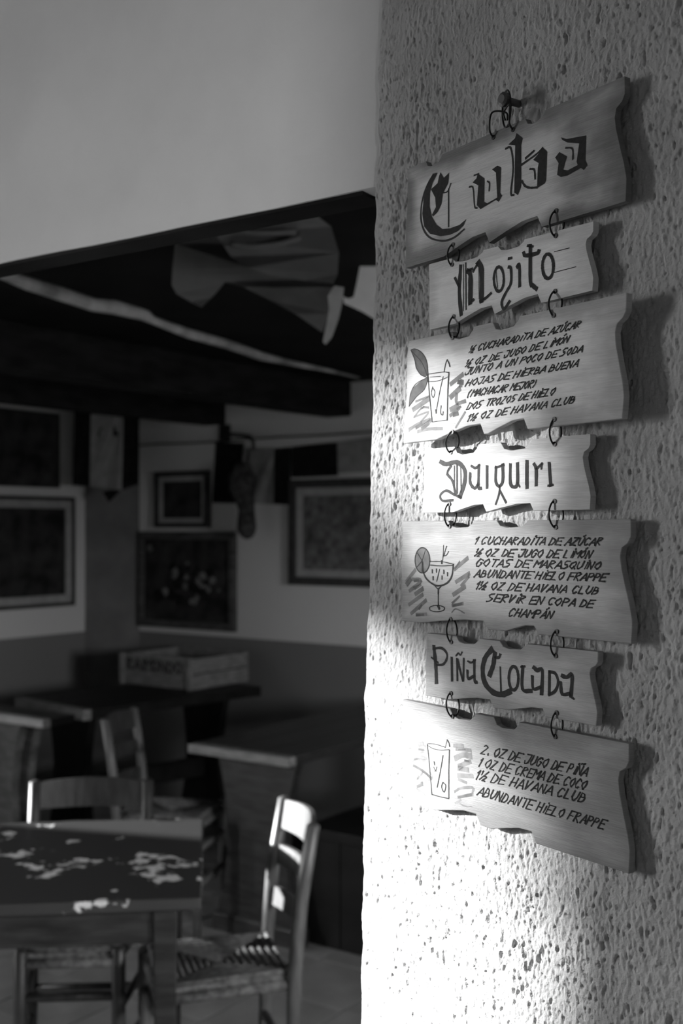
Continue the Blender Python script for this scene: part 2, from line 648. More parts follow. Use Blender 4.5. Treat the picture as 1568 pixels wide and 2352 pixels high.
# wall above the opening
mb = MB()
n = 60
th = 0.03
rr = [i / n * (rE + 0.02) for i in range(n + 1)]
rng = np.random.default_rng(3)
low = [LINT + 0.0006 * math.sin(i * 1.7) + 0.0005 * math.sin(i * 0.63 + 1) for i in range(n + 1)]
vs, fs = [], []
for i in range(n + 1):
    vs += [room(rr[i], qE, low[i]), room(rr[i], qE - th, LINT), room(rr[i], qE - th, ZN), room(rr[i], qE, ZN)]
for i in range(n):
    a, b = 4 * i, 4 * i + 4
    for k in range(4):
        fs.append((a + k, a + (k + 1) % 4, b + (k + 1) % 4, b + k))
fs += [(0, 3, 2, 1), (4 * n, 4 * n + 1, 4 * n + 2, 4 * n + 3)]
mb.add(vs, fs)
wl2 = struct(mb.build('wall_front', M['smooth_plaster']), 'smooth pale plaster wall above the wide opening')
rbox(MB(), 0.0, rE - 0.01, qE - th - 0.02, qE - 0.004, LINT - 0.004, LINT + 0.0005).build('soffit_strip', M['beam'], wl2)  # dark strip added to keep the underside black despite bounce light
# wall continuing behind the sign wall
struct(rbox(MB(), rE + 0.12, RMAX, qE - 0.3, qE - 0.02, 0, ZN).build('wall_inner', M['plain_wall']), 'wall behind the pier')


# ------------------------------------------------------------------ sign wall, rough plaster in relief
def field(nz, ns, lz, ls, seed):
    r = np.random.default_rng(seed).standard_normal((nz, ns))
    fz = np.fft.fftfreq(nz)[:, None]
    fx = np.fft.rfftfreq(ns)[None, :]
    h = np.exp(-2 * math.pi ** 2 * ((fz * lz) ** 2 + (fx * ls) ** 2))
    o = np.fft.irfft2(np.fft.rfft2(r) * h, s=(nz, ns))
    return (o - o.mean()) / o.std()


def sstep(a, b, x):
    t = np.clip((x - a) / (b - a), 0, 1)
    return t * t * (3 - 2 * t)


def sign_wall():
    st = 0.001
    s_f = np.arange(0.0, 0.46, st)
    z_f = np.arange(0.99, 2.24, st)
    ns, nz = len(s_f), len(z_f)
    pit = field(nz, ns, 1.9, 0.85, 11)
    pit2 = field(nz, ns, 3.0, 1.3, 12)
    mid = field(nz, ns, 2.0, 1.0, 13)
    big = field(nz, ns, 40, 26, 14)
    dens = field(nz, ns, 70, 50, 15)
    h = 0.0012 * big * 0.6 + 0.00034 * mid
    h -= 0.0015 * sstep(1.2, 2.2, pit + 0.3 * dens)
    h -= 0.0028 * sstep(2.1, 2.9, pit2 + 0.35 * dens)
    h += 0.0006 * sstep(0.6, 1.8, field(nz, ns, 3.2, 1.3, 16))
    h -= 0.001
    # fade to flat at the borders of the fine patch
    fz_ = np.minimum(1, np.minimum(np.arange(nz), np.arange(nz)[::-1]) / 12)[:, None]
    fs_ = np.minimum(1, np.arange(ns)[::-1] / 12)[None, :]
    h = h * fz_ * fs_
    # the free edge is rounded off and not quite plumb
    ymap = np.array([0, 432, 900, 1212, 1500, 1800, 2352.])
    xmap = np.array([870, 858, 850, 845, 836, 829, 823.])
    zk = CAMZ - (ymap - CY) / F * 1.27
    off = np.interp(z_f, zk[::-1], ((xmap - 845) / 1230)[::-1])
    off = off + 0.0012 * field(nz, 4, 9, 0.1, 17)[:, 0]
    fade = np.clip(1 - s_f / 0.12, 0, 1)[None, :] ** 1.5
    S = s_f[None, :] + off[:, None] * fade
    rad = 0.007
    tt = np.clip(1 - s_f / rad, 0, 1)[None, :]
    h = h * (1 - 0.6 * tt) - rad * (1 - np.sqrt(np.clip(1 - tt ** 2, 0, 1)))
    X = E.x + T.x * S + N.x * h
    Y = E.y + T.y * S + N.y * h
    Z = np.repeat(z_f[:, None], ns, 1)
    # end face going back from the edge
    dep = [0.30, 0.05, 0.02]
    cols = []
    for d in dep:
        cols.append(np.stack([X[:, 0] - N.x * (d - rad), Y[:, 0] - N.y * (d - rad), Z[:, 0]], -1)[:, None, :])
    P = np.concatenate(cols + [np.stack([X, Y, Z], -1)], 1)
    # coarse extension to the right
    ex = []
    for s in (0.6, 1.0, 2.0):
        ex.append(np.stack([np.full(nz, E.x + T.x * s), np.full(nz, E.y + T.y * s), z_f], -1)[:, None, :])
    P = np.concatenate([P] + ex, 1)
    lo, hi = P[:1].copy(), P[-1:].copy()
    lo[..., 2], hi[..., 2] = -0.01, ZN + 0.05
    P = np.concatenate([lo, P, hi], 0)
    nr, nc = P.shape[:2]
    idx = np.arange(nr * nc).reshape(nr, nc)
    q = np.stack([idx[:-1, :-1], idx[:-1, 1:], idx[1:, 1:], idx[1:, :-1]], -1).reshape(-1, 4)
    me = bpy.data.meshes.new('wall_signs')
    me.vertices.add(nr * nc)
    me.vertices.foreach_set('co', P.reshape(-1).astype(np.float32))
    me.loops.add(len(q) * 4)
    me.loops.foreach_set('vertex_index', q.reshape(-1).astype(np.int32))
    me.polygons.add(len(q))
    me.polygons.foreach_set('loop_start', np.arange(0, len(q) * 4, 4, dtype=np.int32))
    me.polygons.foreach_set('loop_total', np.full(len(q), 4, dtype=np.int32))
    me.polygons.foreach_set('use_smooth', np.ones(len(q), dtype=bool))
    me.update(calc_edges=True)
    me.validate()
    me.materials.append(M['plaster'])
    o = bpy.data.objects.new('wall_signs', me)
    C.objects.link(o)
    struct(o, 'rough pitted plaster wall that carries the menu boards')


sign_wall()
mb = MB()
pa_ = [E + T * 0.62 - N * 0.05, E + T * 0.80 - N * 0.05, E + T * 0.80 + N * 0.17, E + T * 0.62 + N * 0.17]  # unseen baffle added to shade the menu wall from the high side window
mb.hexa([Vector((p.x, p.y, 0)) for p in pa_] + [Vector((p.x, p.y, ZN)) for p in pa_])
struct(mb.build('light_baffle', M['plain_wall']), 'unseen baffle added to keep side light off the menu wall')

# ------------------------------------------------------------------ stroke lettering
GL = {
    'A': '00-26-40 0822-3222', 'B': '00-06-25-2434-03-33-31-20-00', 'C': '35-26-16-04-02-10-20-31',
    'D': '00-06-25-34-32-20-00', 'E': '46-06-00-40 03-33', 'F': '46-06-00 03-33', 'G': '35-26-16-04-02-10-20-32-33-23',
    'H': '06-00 36-30 03-33', 'I': '10-15', 'J': '06-36-31-20-10-02', 'L': '06-00-30', 'M': '00-06-23-46-40',
    'N': '00-06-30-36', 'O': '20-02-04-26-34-32-20', 'P': '00-06-26-35-34-23-03', 'Q': '20-02-04-26-34-32-20 22-40',
    'R': '00-06-26-35-24-03-30', 'S': '36-16-05-13-23-32-20-00', 'T': '06-46 26-20', 'U': '06-02-10-20-32-36',
    'V': '06-10-36', 'Z': '06-36-00-30', '1': '04-16-10', '2': '05-16-26-35-00-30', '(': '26-14-12-20', ')': '06-14-12-00',
    '.': '10-11', '/': '00-36',
}


def glyph(ch):
    out = []
    for st in GL[ch].split():
        pts = []
        for tok in st.split('-'):
            if len(tok) == 2:
                pts.append((float(tok[0]), float(tok[1])))
            elif len(tok) == 4:
                if ch == 'A':
                    pts.append((float(tok[0]) + float(tok[1]) / 10, float(tok[2])))
                else:
                    pts.append((float(tok[0]) + 0.4, float(tok[2])))
        out.append(pts)
    return out


def layout(text):
    """strokes of a line of text in units of cap height 6; returns strokes and total width"""
    x = 0
    out = []
    for ch in text:
        base = {'Ú': 'U', 'Ó': 'O', 'Ñ': 'N', 'Á': 'A', 'í': 'I'}.get(ch, ch)
        if ch == ' ':
            x += 2.6
            continue
        if ch == '½':
            for st, (dx, dy, sc) in (('1', (0, 3.2, .5)), ('/', (0.6, 0, 1)), ('2', (2.4, -.4, .55))):
                for s in glyph(st):
                    out.append([(x + dx + a * sc, dy + b * sc) for a, b in s])
            x += 5
            continue
        w = 2.2 if base in 'I1.' else 4.4
        for s in glyph(base):
            out.append([(x + a * 0.95 + random.uniform(-.22, .22), b + random.uniform(-.25, .25)) for a, b in s])
        if ch in 'ÚÓÁ':
            out.append([(x + 1.6, 7.2), (x + 2.6, 8.4)])
        if ch == 'Ñ':
            out.append([(x + 0.6, 7.2), (x + 1.4, 7.9), (x + 2.2, 7.3), (x + 3, 8)])
        if ch == 'I':
            out.append([(x + 1.1, 6.8), (x + 1.4, 7.3)])
        x += w
    return out, x


# ------------------------------------------------------------------ menu boards
ROT = math.atan2(T.y, T.x)


class Board:
    def __init__(self, name, label, corners, off, seed, burn, base, top, bottom, right, thick=0.007, group=None):
        self.off = off
        self.p = Vector((E.x, E.y, 0)) + N * off
        pts = [on_plane(x, y, self.p, N) for x, y in corners]
        c = sum(pts, Vector()) / 4
        self.root = thing(name, label, 'sign', c, ROT, group)
        self.inv = self.root.matrix_basis.inverted()
        tl, tr, br, bl = [self.inv @ q for q in pts]
        self.corners = (tl, tr, br, bl)

        def bil(u, v):
            a = bl.lerp(br, u)
            b = tl.lerp(tr, u)
            q = a.lerp(b, v)
            return (q.x, q.z)
        H = ((tl - bl).length + (tr - br).length) / 2
        poly = []
        # top edge, left to right: (u, depth of cut in units of the height)
        for u, d in top:
            poly.append(bil(u, 1 - d))
        for u, v in right:
            poly.append(bil(u, v))
        for u, d in bottom:
            poly.append(bil(u, d))
        for k in range(1, 8):
            v = k / 8
            poly.append(bil(0.003 * math.sin(v * 9 + seed), v))
        mb = MB().prism(poly, lambda x, z: Vector((x, 0, z)), lambda x, z: Vector((x, thick, z)))
        self.board = mb.build('board', mat_plaque(name + '_wood', seed, burn, base, 0.85 if burn > 1 else 1.3), self.root, bevel=0.0008)
        self.ink, self.thin = MB(), MB()
        self.wash, self.dark = 'wash', 'wash_dark'

    def px(self, x, y):
        q = self.inv @ on_plane(x, y, self.p, N)
        return (q.x, q.z)

    def finish(self):
        for mb, nm, m in ((self.ink, 'lettering', 'ink'), (self.thin, 'pen_drawing', 'thin_ink')):
            if mb.v:
                mb.build(nm, M[m], self.root, fix=False)

    def crop(self, ox, oy, sc):
        return lambda p: self.px(ox + p[0] * sc, oy + p[1] * sc)

    # strokes given in crop coordinates; width in crop pixels
    def strokes(self, mb, tr, sc, lst, lift):
        fn = lambda x, z: Vector((x, -lift, z))
        for pts, w in lst:
            q = [tr(p) for p in smooth_line(pts)]
            n = len(q)
            dens = 0.00041 * sc
            single = isinstance(mb, str)
            tgt = MB() if single else mb
            tgt.ribbon(q, [w * dens * (1.3 if mb is self.ink else 1.35 if (mb is self.thin or mb == 'thin_ink') else 1.0) * (0.85 + 0.3 * random.random()) for _ in range(n)], fn)
            if single:
                tgt.build('pen_stroke' if mb == 'thin_ink' else 'brush_stroke', M[mb], self.root, fix=False)

    def polys(self, mb, tr, lst, lift):
        fn = lambda x, z: Vector((x, -lift, z))
        for pts in lst:
            if isinstance(mb, str):
                MB().sheet([tr(p) for p in pts], fn).build('painted_shape', M[mb], self.root, fix=False)
            else:
                mb.sheet([tr(p) for p in pts], fn)

    def text(self, tr, sc, line, p0, p1, h, w, slant=0.55):
        st, W = layout(line)
        fn = lambda x, z: Vector((x, -0.0003, z))
        tl = MB()
        dx, dy = (p1[0] - p0[0]) / W, (p1[1] - p0[1]) / W
        for s in st:
            pts = [tr((p0[0] + a * dx + b * h / 6 * slant, p0[1] + a * dy - b * h / 6)) for a, b in s]
            for k in range(len(pts) - 1):
                tl.ribbon(pts[k:k + 2], [w * 0.00041 * sc * random.uniform(0.7, 1.35) for _ in range(2)], fn)
            for q in (pts[0], pts[-1]):
                if random.random() < 0.45:
                    rr_ = w * 0.00041 * sc * 0.8
                    tl.sheet([(q[0] + rr_ * math.cos(k), q[1] + rr_ * math.sin(k)) for k in
                                    [i * math.pi / 3 for i in range(6)]], fn)
        tl.build('text_line', M['ink'], self.root, fix=False)


def smooth_line(pts, n=4):
    if len(pts) < 3:
        return list(pts)
    P = [Vector(p) for p in pts]
    P = [P[0] * 2 - P[1]] + P + [P[-1] * 2 - P[-2]]
    out = []
    for i in range(1, len(P) - 2):
        for k in range(n):
            t = k / n
            a, b, c, d = P[i - 1], P[i], P[i + 1], P[i + 2]
            out.append(tuple(0.5 * ((2 * b) + (c - a) * t + (2 * a - 5 * b + 4 * c - d) * t * t + (3 * b - a - 3 * c + d) * t ** 3)))
    out.append(tuple(P[-2]))
    return out


def oval(cx, cy, rx, ry, n=14, a0=0.0, a1=2 * math.pi):
    return [(cx + rx * math.cos(a0 + (a1 - a0) * i / n), cy + ry * math.sin(a0 + (a1 - a0) * i / n)) for i in range(n + 1)]


def top_edge(n1, n2, d=0.10):
    """two shallow curved notches"""
    e = [(0, 0)]
    for a, b in (n1, n2):
        w = b - a
        e += [(a, 0.0), (a + 0.12 * w, d * 0.75), (a + 0.35 * w, d), (a + 0.8 * w, d * 0.9), (a + 0.97 * w, d * 0.35), (b, 0)]
    return e


def bottom_edge(c1, c2, d=0.10):
    """two saw-tooth scallops, read right to left"""
    e = [(1, 0)]
    for a, b in (c2, c1):
        w = b - a
        e += [(b + 0.02, 0.0), (b, d * 0.9), (b - 0.3 * w, d * 0.85), (b - 0.65 * w, d * 0.45), (a, 0)]
    e += [(0, 0)]
    return e


RIGHT = [(1.0, 1.0), (1.0, 0.86), (0.99, 0.81), (0.968, 0.77), (0.962, 0.70), (0.967, 0.60), (0.982, 0.44), (0.996, 0.30),
         (1.004, 0.18), (1.002, 0.08)]

c1 = (880, 140, 688 / 1568)
c2 = (880, 560, 688 / 1568)
c3 = (880, 960, 688 / 1568)
c4 = (880, 1400, 688 / 1568)

# --- Cuba
b = Board('menu_board', 'topmost scroll-edged wooden board lettered Cuba', [(937, 388), (1434, 175), (1436, 462.5), (930.5, 616)],
          0.0135, 1.3, 1.15, 0.74, top_edge((0.10, 0.185), (0.595, 0.68), 0.07), bottom_edge((0.21, 0.415), (0.43, 0.65), 0.12), RIGHT)
tr = b.crop(*c1)
b.polys(b.ink, tr, [
    [(285, 585), (258, 640), (245, 690), (243, 760), (255, 815), (280, 858), (310, 880), (350, 876), (400, 858), (435, 828),
     (420, 862), (390, 892), (350, 910), (300, 918), (245, 905), (215, 868), (205, 800), (212, 720), (235, 640), (268, 588)],
    [(300, 583), (318, 612), (345, 585), (340, 640), (312, 695), (305, 750), (285, 790), (262, 815), (255, 806), (276, 765),
     (272, 715), (250, 672), (285, 640), (292, 605)],
    [(495, 590), (530, 615), (528, 738), (545, 745), (597, 715), (590, 585), (570, 568), (598, 548), (617, 558), (612, 690),
     (622, 705), (604, 738), (590, 727), (510, 776), (490, 755), (498, 652), (468, 636), (488, 615)],
    [(698, 378), (730, 405), (722, 440), (722, 655), (705, 702), (686, 690), (691, 442), (655, 438), (690, 405)],
    [(785, 518), (810, 490), (835, 452), (858, 475), (852, 625), (845, 642), (805, 666), (809, 560), (814, 535)],
    [(930, 400), (960, 409), (1062, 390), (1058, 520), (1069, 545), (1050, 571), (1035, 560), (965, 600), (930, 608), (910, 596),
     (918, 535), (900, 506), (922, 477), (962, 500), (955, 522), (942, 568), (965, 573), (1018, 545), (1012, 528), (1026, 432), (965, 428), (938, 414)],
], 0.0003)
b.strokes('thin_ink', tr, c1[2], [
    ([(263, 592), (222, 670), (198, 770), (203, 860), (240, 922), (310, 942), (370, 925), (425, 880)], 8),
    ([(342, 670), (342, 868)], 8), ([(300, 690), (335, 685), (355, 640)], 6),
    ([(450, 660), (470, 665), (478, 760), (492, 770)], 7), ([(545, 630), (556, 640), (554, 680)], 7), ([(475, 600), (500, 590)], 6),
    ([(640, 460), (668, 458), (680, 560), (668, 690), (684, 702)], 8), ([(722, 545), (800, 490), (835, 455)], 8),
    ([(725, 628), (742, 655), (770, 664), (806, 662)], 8), ([(768, 565), (790, 570), (795, 618)], 8),
    ([(955, 455), (990, 460), (992, 515)], 7), ([(745, 510), (790, 470)], 9)], 0.0003)
b.finish()
cuba = b

# --- Mojito
b = Board('menu_board', 'narrow scroll-edged wooden board lettered Mojito, hung under the Cuba board',
          [(985, 607), (1362, 508.6), (1359.5, 667.5), (986.6, 757.5)], 0.0140, 2.1, 0.45, 0.95,
          top_edge((0.16, 0.37), (0.46, 0.62), 0.09), bottom_edge((0.18, 0.42), (0.44, 0.70), 0.16), RIGHT)
tr = b.crop(*c2)
b.strokes(b.ink, tr, c2[2], [
    ([(405, 115), (398, 250), (408, 372)], 20), ([(375, 178), (400, 228)], 14), ([(432, 100), (434, 345)], 7),
    ([(440, 142), (456, 165), (455, 312)], 26), ([(440, 142), (468, 130)], 12), ([(497, 98), (515, 140), (515, 302)], 26),
    ([(470, 145), (497, 100)], 12), ([(448, 315), (474, 292)], 14), ([(505, 300), (535, 285), (565, 258)], 13),
    (oval(605, 185, 26, 64), 13), ([(655, 78), (672, 74)], 12),
    ([(655, 122), (668, 130), (668, 205), (645, 250), (620, 305), (632, 342), (662, 300)], 13),
    ([(700, 122), (712, 112), (714, 222)], 15), ([(770, 8), (770, 195), (782, 218), (802, 236)], 18),
    ([(734, 45), (745, 62), (805, 50), (815, 35)], 16), ([(755, 10), (785, 14)], 10), (oval(862, 118, 29, 64), 14)], 0.0003)
b.strokes('thin_ink', tr, c2[2], [([(420, 108), (420, 350)], 4), ([(895, 42), (975, 22)], 3), ([(895, 150), (1010, 120)], 3),
                              ([(590, 140), (598, 230)], 4), ([(500, 120), (502, 290)], 4)], 0.0003)
b.finish()
moj = b

# --- Mojito recipe
b = Board('menu_board', 'wide wooden board with a tumbler, mint leaves and the seven-line Mojito recipe',
          [(938, 783), (1439.5, 672), (1429, 961.5), (926, 1018.5)], 0.021, 3.7, 0.75, 0.90,
          top_edge((0.235, 0.345), (0.44, 0.56), 0.085), bottom_edge((0.18, 0.40), (0.44, 0.60), 0.11), RIGHT)
oc = (1040, 720, 340 / 1568)
tr = b.crop(*oc)
for ln, p0, p1 in (('½ CUCHARADITA DE AZÚCAR', (160, 420), (1345, 148)), ('½ OZ DE JUGO DE LIMÓN', (120, 570), (1225, 305)),
                   ('JUNTO A UN POCO DE SODA', (115, 655), (1375, 405)), ('HOJAS DE HIERBA BUENA', (130, 775), (1325, 560)),
                   ('(MACHACAR MEJOR)', (135, 890), (890, 775)), ('DOS TROZOS DE HIELO', (140, 1020), (1075, 860)),
                   ('1½ OZ DE HAVANA CLUB', (140, 1145), (1290, 945))):
    b.text(tr, oc[2], ln, p0, p1, 76, 12)
od = (920, 780, 180 / 1568)
tr = b.crop(*od)
b.strokes(b.thin, tr, od[2], [
    ([(560, 690), (850, 650), (965, 660)], 14), ([(560, 840), (700, 835), (830, 800), (960, 740)], 10), ([(590, 750), (800, 735)], 8),
    ([(545, 700), (575, 1100), (630, 1640)], 18), ([(965, 655), (945, 1000), (930, 1610)], 22), ([(630, 1650), (700, 1640), (930, 1610)], 12),
    ([(865, 655), (900, 480), (930, 405)], 14), ([(930, 405), (965, 470), (985, 540)], 22),
    ([(850, 740), (780, 1050), (705, 1470)], 14), ([(640, 940), (615, 1070), (650, 1160), (685, 1050), (640, 960)], 12),
    ([(810, 1320), (800, 1470), (840, 1510), (850, 1440)], 16), ([(700, 1400), (710, 1475)], 24),
    ([(205, 215), (280, 400), (310, 560), (400, 700), (530, 760)], 12), ([(205, 210), (290, 185), (420, 260), (520, 430), (550, 700)], 12),
    ([(205, 215), (420, 450), (530, 720)], 9), ([(530, 760), (300, 890), (195, 1090), (170, 1340)], 10),
    ([(545, 800), (470, 1000), (330, 1130), (215, 1270), (165, 1340)], 10), ([(540, 700), (550, 840)], 30)], 0.0003)
b.polys(b.dark, tr, [[(205, 210), (290, 185), (420, 260), (520, 430), (550, 720), (480, 750), (400, 700), (310, 560), (280, 400)],
                     [(535, 745), (400, 830), (250, 960), (190, 1100), (170, 1335), (215, 1270), (330, 1130), (470, 1000), (530, 860)]], 0.00012)
b.strokes(b.wash, tr, od[2], [
    ([(1240, 700), (1000, 890)], 110), ([(1220, 820), (1200, 930)], 110), ([(1180, 980), (1000, 1150)], 110),
    ([(1120, 1080), (1120, 1270), (1290, 1230)], 90), ([(1150, 1310), (1000, 1400)], 100), ([(1170, 1370), (990, 1520)], 90),
    ([(1290, 1450), (1100, 1760)], 50), ([(570, 1180), (250, 1400)], 110), ([(300, 1240), (570, 1130)], 50),
    ([(260, 1560), (420, 1370), (560, 1360)], 50), ([(270, 1550), (560, 1450), (400, 1640)], 50),
    ([(170, 1800), (300, 1720), (580, 1600)], 90), ([(600, 1620), (420, 1770)], 110), ([(340, 1840), (560, 1790), (830, 1780)], 70)], 0.0001)
b.strokes(b.dark, tr, od[2], [([(1150, 850), (1240, 860)], 90), ([(1060, 1500), (1140, 1480)], 100), ([(1130, 1390), (1200, 1340)], 50),
                              ([(310, 1760), (420, 1690)], 80), ([(430, 1780), (560, 1680)], 80), ([(420, 1380), (470, 1330)], 30)], 0.00015)
b.finish()
rec1 = b

# --- Daiquiri
b = Board('menu_board', 'narrow scroll-edged wooden board lettered Daiquiri', [(975.7, 1032), (1355.5, 997), (1354, 1170.6), (970, 1178)],
          0.0130, 4.4, 0.5, 0.84, top_edge((0.205, 0.36), (0.50, 0.68), 0.13), bottom_edge((0.21, 0.40), (0.43, 0.68), 0.12), RIGHT)
tr = b.crop(*c3)
b.strokes(b.ink, tr, c3[2], [
    ([(298, 228), (330, 242), (385, 232), (425, 270), (425, 340), (400, 415)], 20),
    ([(365, 430), (312, 434), (298, 405), (330, 380), (372, 402), (410, 415)], 12), ([(355, 250), (335, 290), (362, 330), (378, 400)], 13),
    ([(386, 240), (386, 395)], 10), ([(460, 250), (482, 262), (505, 245)], 11), ([(500, 248), (498, 360), (512, 368)], 14),
    ([(455, 288), (455, 340), (478, 368), (498, 345)], 14), ([(543, 252), (543, 366)], 15), ([(590, 255), (588, 330), (605, 357), (625, 330), (625, 243)], 14),
    ([(585, 262), (632, 245)], 9), ([(610, 355), (605, 400), (588, 452)], 9), ([(610, 380), (642, 442)], 9),
    ([(665, 242), (665, 340), (685, 362), (702, 340), (702, 238)], 15), ([(702, 340), (714, 360)], 9), ([(752, 225), (752, 366)], 16),
    ([(788, 240), (800, 268), (800, 352)], 15), ([(800, 268), (832, 238)], 10), ([(830, 240), (827, 268)], 9),
    ([(868, 235), (876, 355)], 17), ([(862, 355), (888, 350)], 9)], 0.0003)
b.strokes('thin_ink', tr, c3[2], [([(405, 260), (408, 390)], 6), ([(372, 250), (372, 380)], 5), ([(745, 240), (745, 350)], 4), ([(345, 262), (330, 300)], 5)], 0.0003)
b.finish()
daq = b

# --- Daiquiri recipe
b = Board('menu_board', 'wide wooden board with a stemmed cocktail glass and the seven-line Daiquiri recipe',
          [(924, 1197), (1449, 1192.6), (1450, 1479), (921.7, 1426)], 0.0115, 5.9, 0.75, 0.60,
          top_edge((0.24, 0.36), (0.47, 0.60), 0.065), bottom_edge((0.10, 0.41), (0.51, 0.63), 0.08), RIGHT)
oc = (1070, 1210, 350 / 1568)
tr = b.crop(*oc)
for ln, p0, p1 in (('1 CUCHARADITA DE AZÚCAR', (80, 178), (1395, 190)), ('½ OZ DE JUGO DE LIMÓN', (80, 300), (1290, 322)),
                   ('GOTAS DE MARASQUINO', (95, 405), (1385, 438)), ('ABUNDANTE HIELO FRAPPE', (80, 515), (1435, 560)),
                   ('1½ OZ DE HAVANA CLUB', (90, 638), (1365, 695)), ('SERVIR EN COPA DE', (210, 765), (1310, 832)),
                   ('CHAMPÁN', (430, 918), (890, 945))):
    b.text(tr, oc[2], ln, p0, p1, 74, 13.5)
od = (910, 1230, 190 / 1568)
tr = b.crop(*od)
b.strokes(b.thin, tr, od[2], [
    (oval(495, 470, 140, 240, 20), 16), ([(490, 480), (400, 330)], 10), ([(490, 480), (550, 280)], 10), ([(490, 480), (390, 600)], 12), ([(490, 480), (490, 690)], 14),
    ([(630, 490), (860, 495), (1090, 545)], 14), ([(640, 560), (860, 575), (1080, 565)], 16),
    ([(500, 500), (505, 660), (570, 820), (720, 935), (830, 950), (960, 900), (1050, 770), (1080, 550)], 26),
    ([(730, 950), (790, 1010), (850, 960)], 16), ([(795, 1010), (795, 1100)], 28), ([(795, 1100), (795, 1340)], 18), (oval(770, 1385, 145, 60, 18), 14),
    ([(790, 1330), (815, 1390)], 40), ([(865, 530), (885, 400), (895, 180)], 12), ([(900, 390), (930, 270), (955, 200)], 12),
    ([(890, 390), (950, 370), (990, 300)], 12), ([(860, 480), (862, 530)], 32), ([(820, 640), (765, 870)], 14)] +
    [([(x, y - 35), (x, y + 30)], 22) for x, y in ((682, 680), (760, 668), (900, 690), (970, 735), (697, 810), (865, 800))], 0.0003)
b.polys(b.wash, tr, [oval(495, 470, 136, 234, 20)[:-1]], 0.0001)
b.strokes(b.wash, tr, od[2], [
    ([(360, 650), (190, 870)], 90), ([(300, 830), (470, 860), (250, 1050)], 80), ([(460, 930), (350, 1010)], 60), ([(500, 1010), (360, 1110)], 90),
    ([(500, 1120), (240, 1310)], 80), ([(560, 1230), (280, 1480)], 90), ([(380, 1500), (570, 1490)], 70),
    ([(1350, 430), (1100, 640)], 80), ([(1380, 720), (1130, 880)], 90), ([(1370, 780), (1230, 950)], 70), ([(1300, 970), (1080, 1120)], 90),
    ([(1200, 1150), (1060, 1280)], 50), ([(1260, 1290), (1060, 1330)], 70), ([(1050, 1460), (1130, 1390), (1290, 1470)], 30)], 0.00012)
b.strokes(b.dark, tr, od[2], [([(270, 830), (200, 920)], 100), ([(340, 860), (420, 850)], 50), ([(320, 980), (420, 940)], 30), ([(480, 1320), (430, 1390)], 60),
                              ([(380, 1510), (520, 1500)], 50), ([(1200, 500), (1110, 630)], 40), ([(1240, 1295), (1080, 1335)], 50), ([(1370, 720), (1370, 800)], 25)], 0.00016)
b.finish()
rec2 = b

# --- Pina colada
b = Board('menu_board', 'narrow scroll-edged wooden board lettered Piña Colada', [(980, 1453.5), (1373.7, 1497.4), (1369, 1667.7), (975.7, 1597.5)],
          0.0115, 6.6, 0.6, 0.58, top_edge((0.20, 0.34), (0.47, 0.62), 0.10), bottom_edge((0.16, 0.42), (0.53, 0.72), 0.12), RIGHT)
tr = b.crop(*c4)
b.strokes(b.ink, tr, c4[2], [
    ([(265, 192), (275, 300), (278, 382)], 20), ([(260, 205), (308, 203), (335, 240), (316, 285), (275, 290)], 11), ([(252, 250), (288, 278)], 9),
    ([(358, 252), (360, 372)], 13), ([(386, 258), (388, 372)], 11), ([(388, 262), (416, 372)], 12), ([(421, 256), (419, 374)], 11),
    ([(380, 242), (393, 228), (404, 238), (413, 222)], 7), ([(442, 270), (462, 278), (482, 262)], 9), ([(476, 265), (478, 372), (490, 380)], 14),
    ([(440, 318), (445, 362), (478, 345)], 12), ([(568, 208), (535, 250), (520, 310), (530, 380), (570, 430), (620, 445), (665, 428)], 24),
    ([(585, 225), (575, 290), (556, 345)], 22), ([(585, 252), (605, 250), (612, 235)], 12), ([(612, 300), (616, 432)], 8), (oval(682, 360, 25, 62), 13),
    ([(730, 296), (728, 415), (776, 426)], 16), ([(720, 300), (742, 297)], 9), ([(786, 302), (806, 318), (832, 318), (828, 442)], 16),
    ([(780, 350), (785, 415), (825, 405)], 14), ([(870, 325), (868, 446)], 13), ([(868, 325), (900, 335), (915, 380), (900, 425), (866, 448)], 12),
    ([(934, 345), (960, 355), (988, 342), (982, 455)], 16), ([(928, 380), (936, 442), (980, 440)], 14), ([(980, 455), (998, 468)], 9)], 0.0003)
b.finish()
pin = b

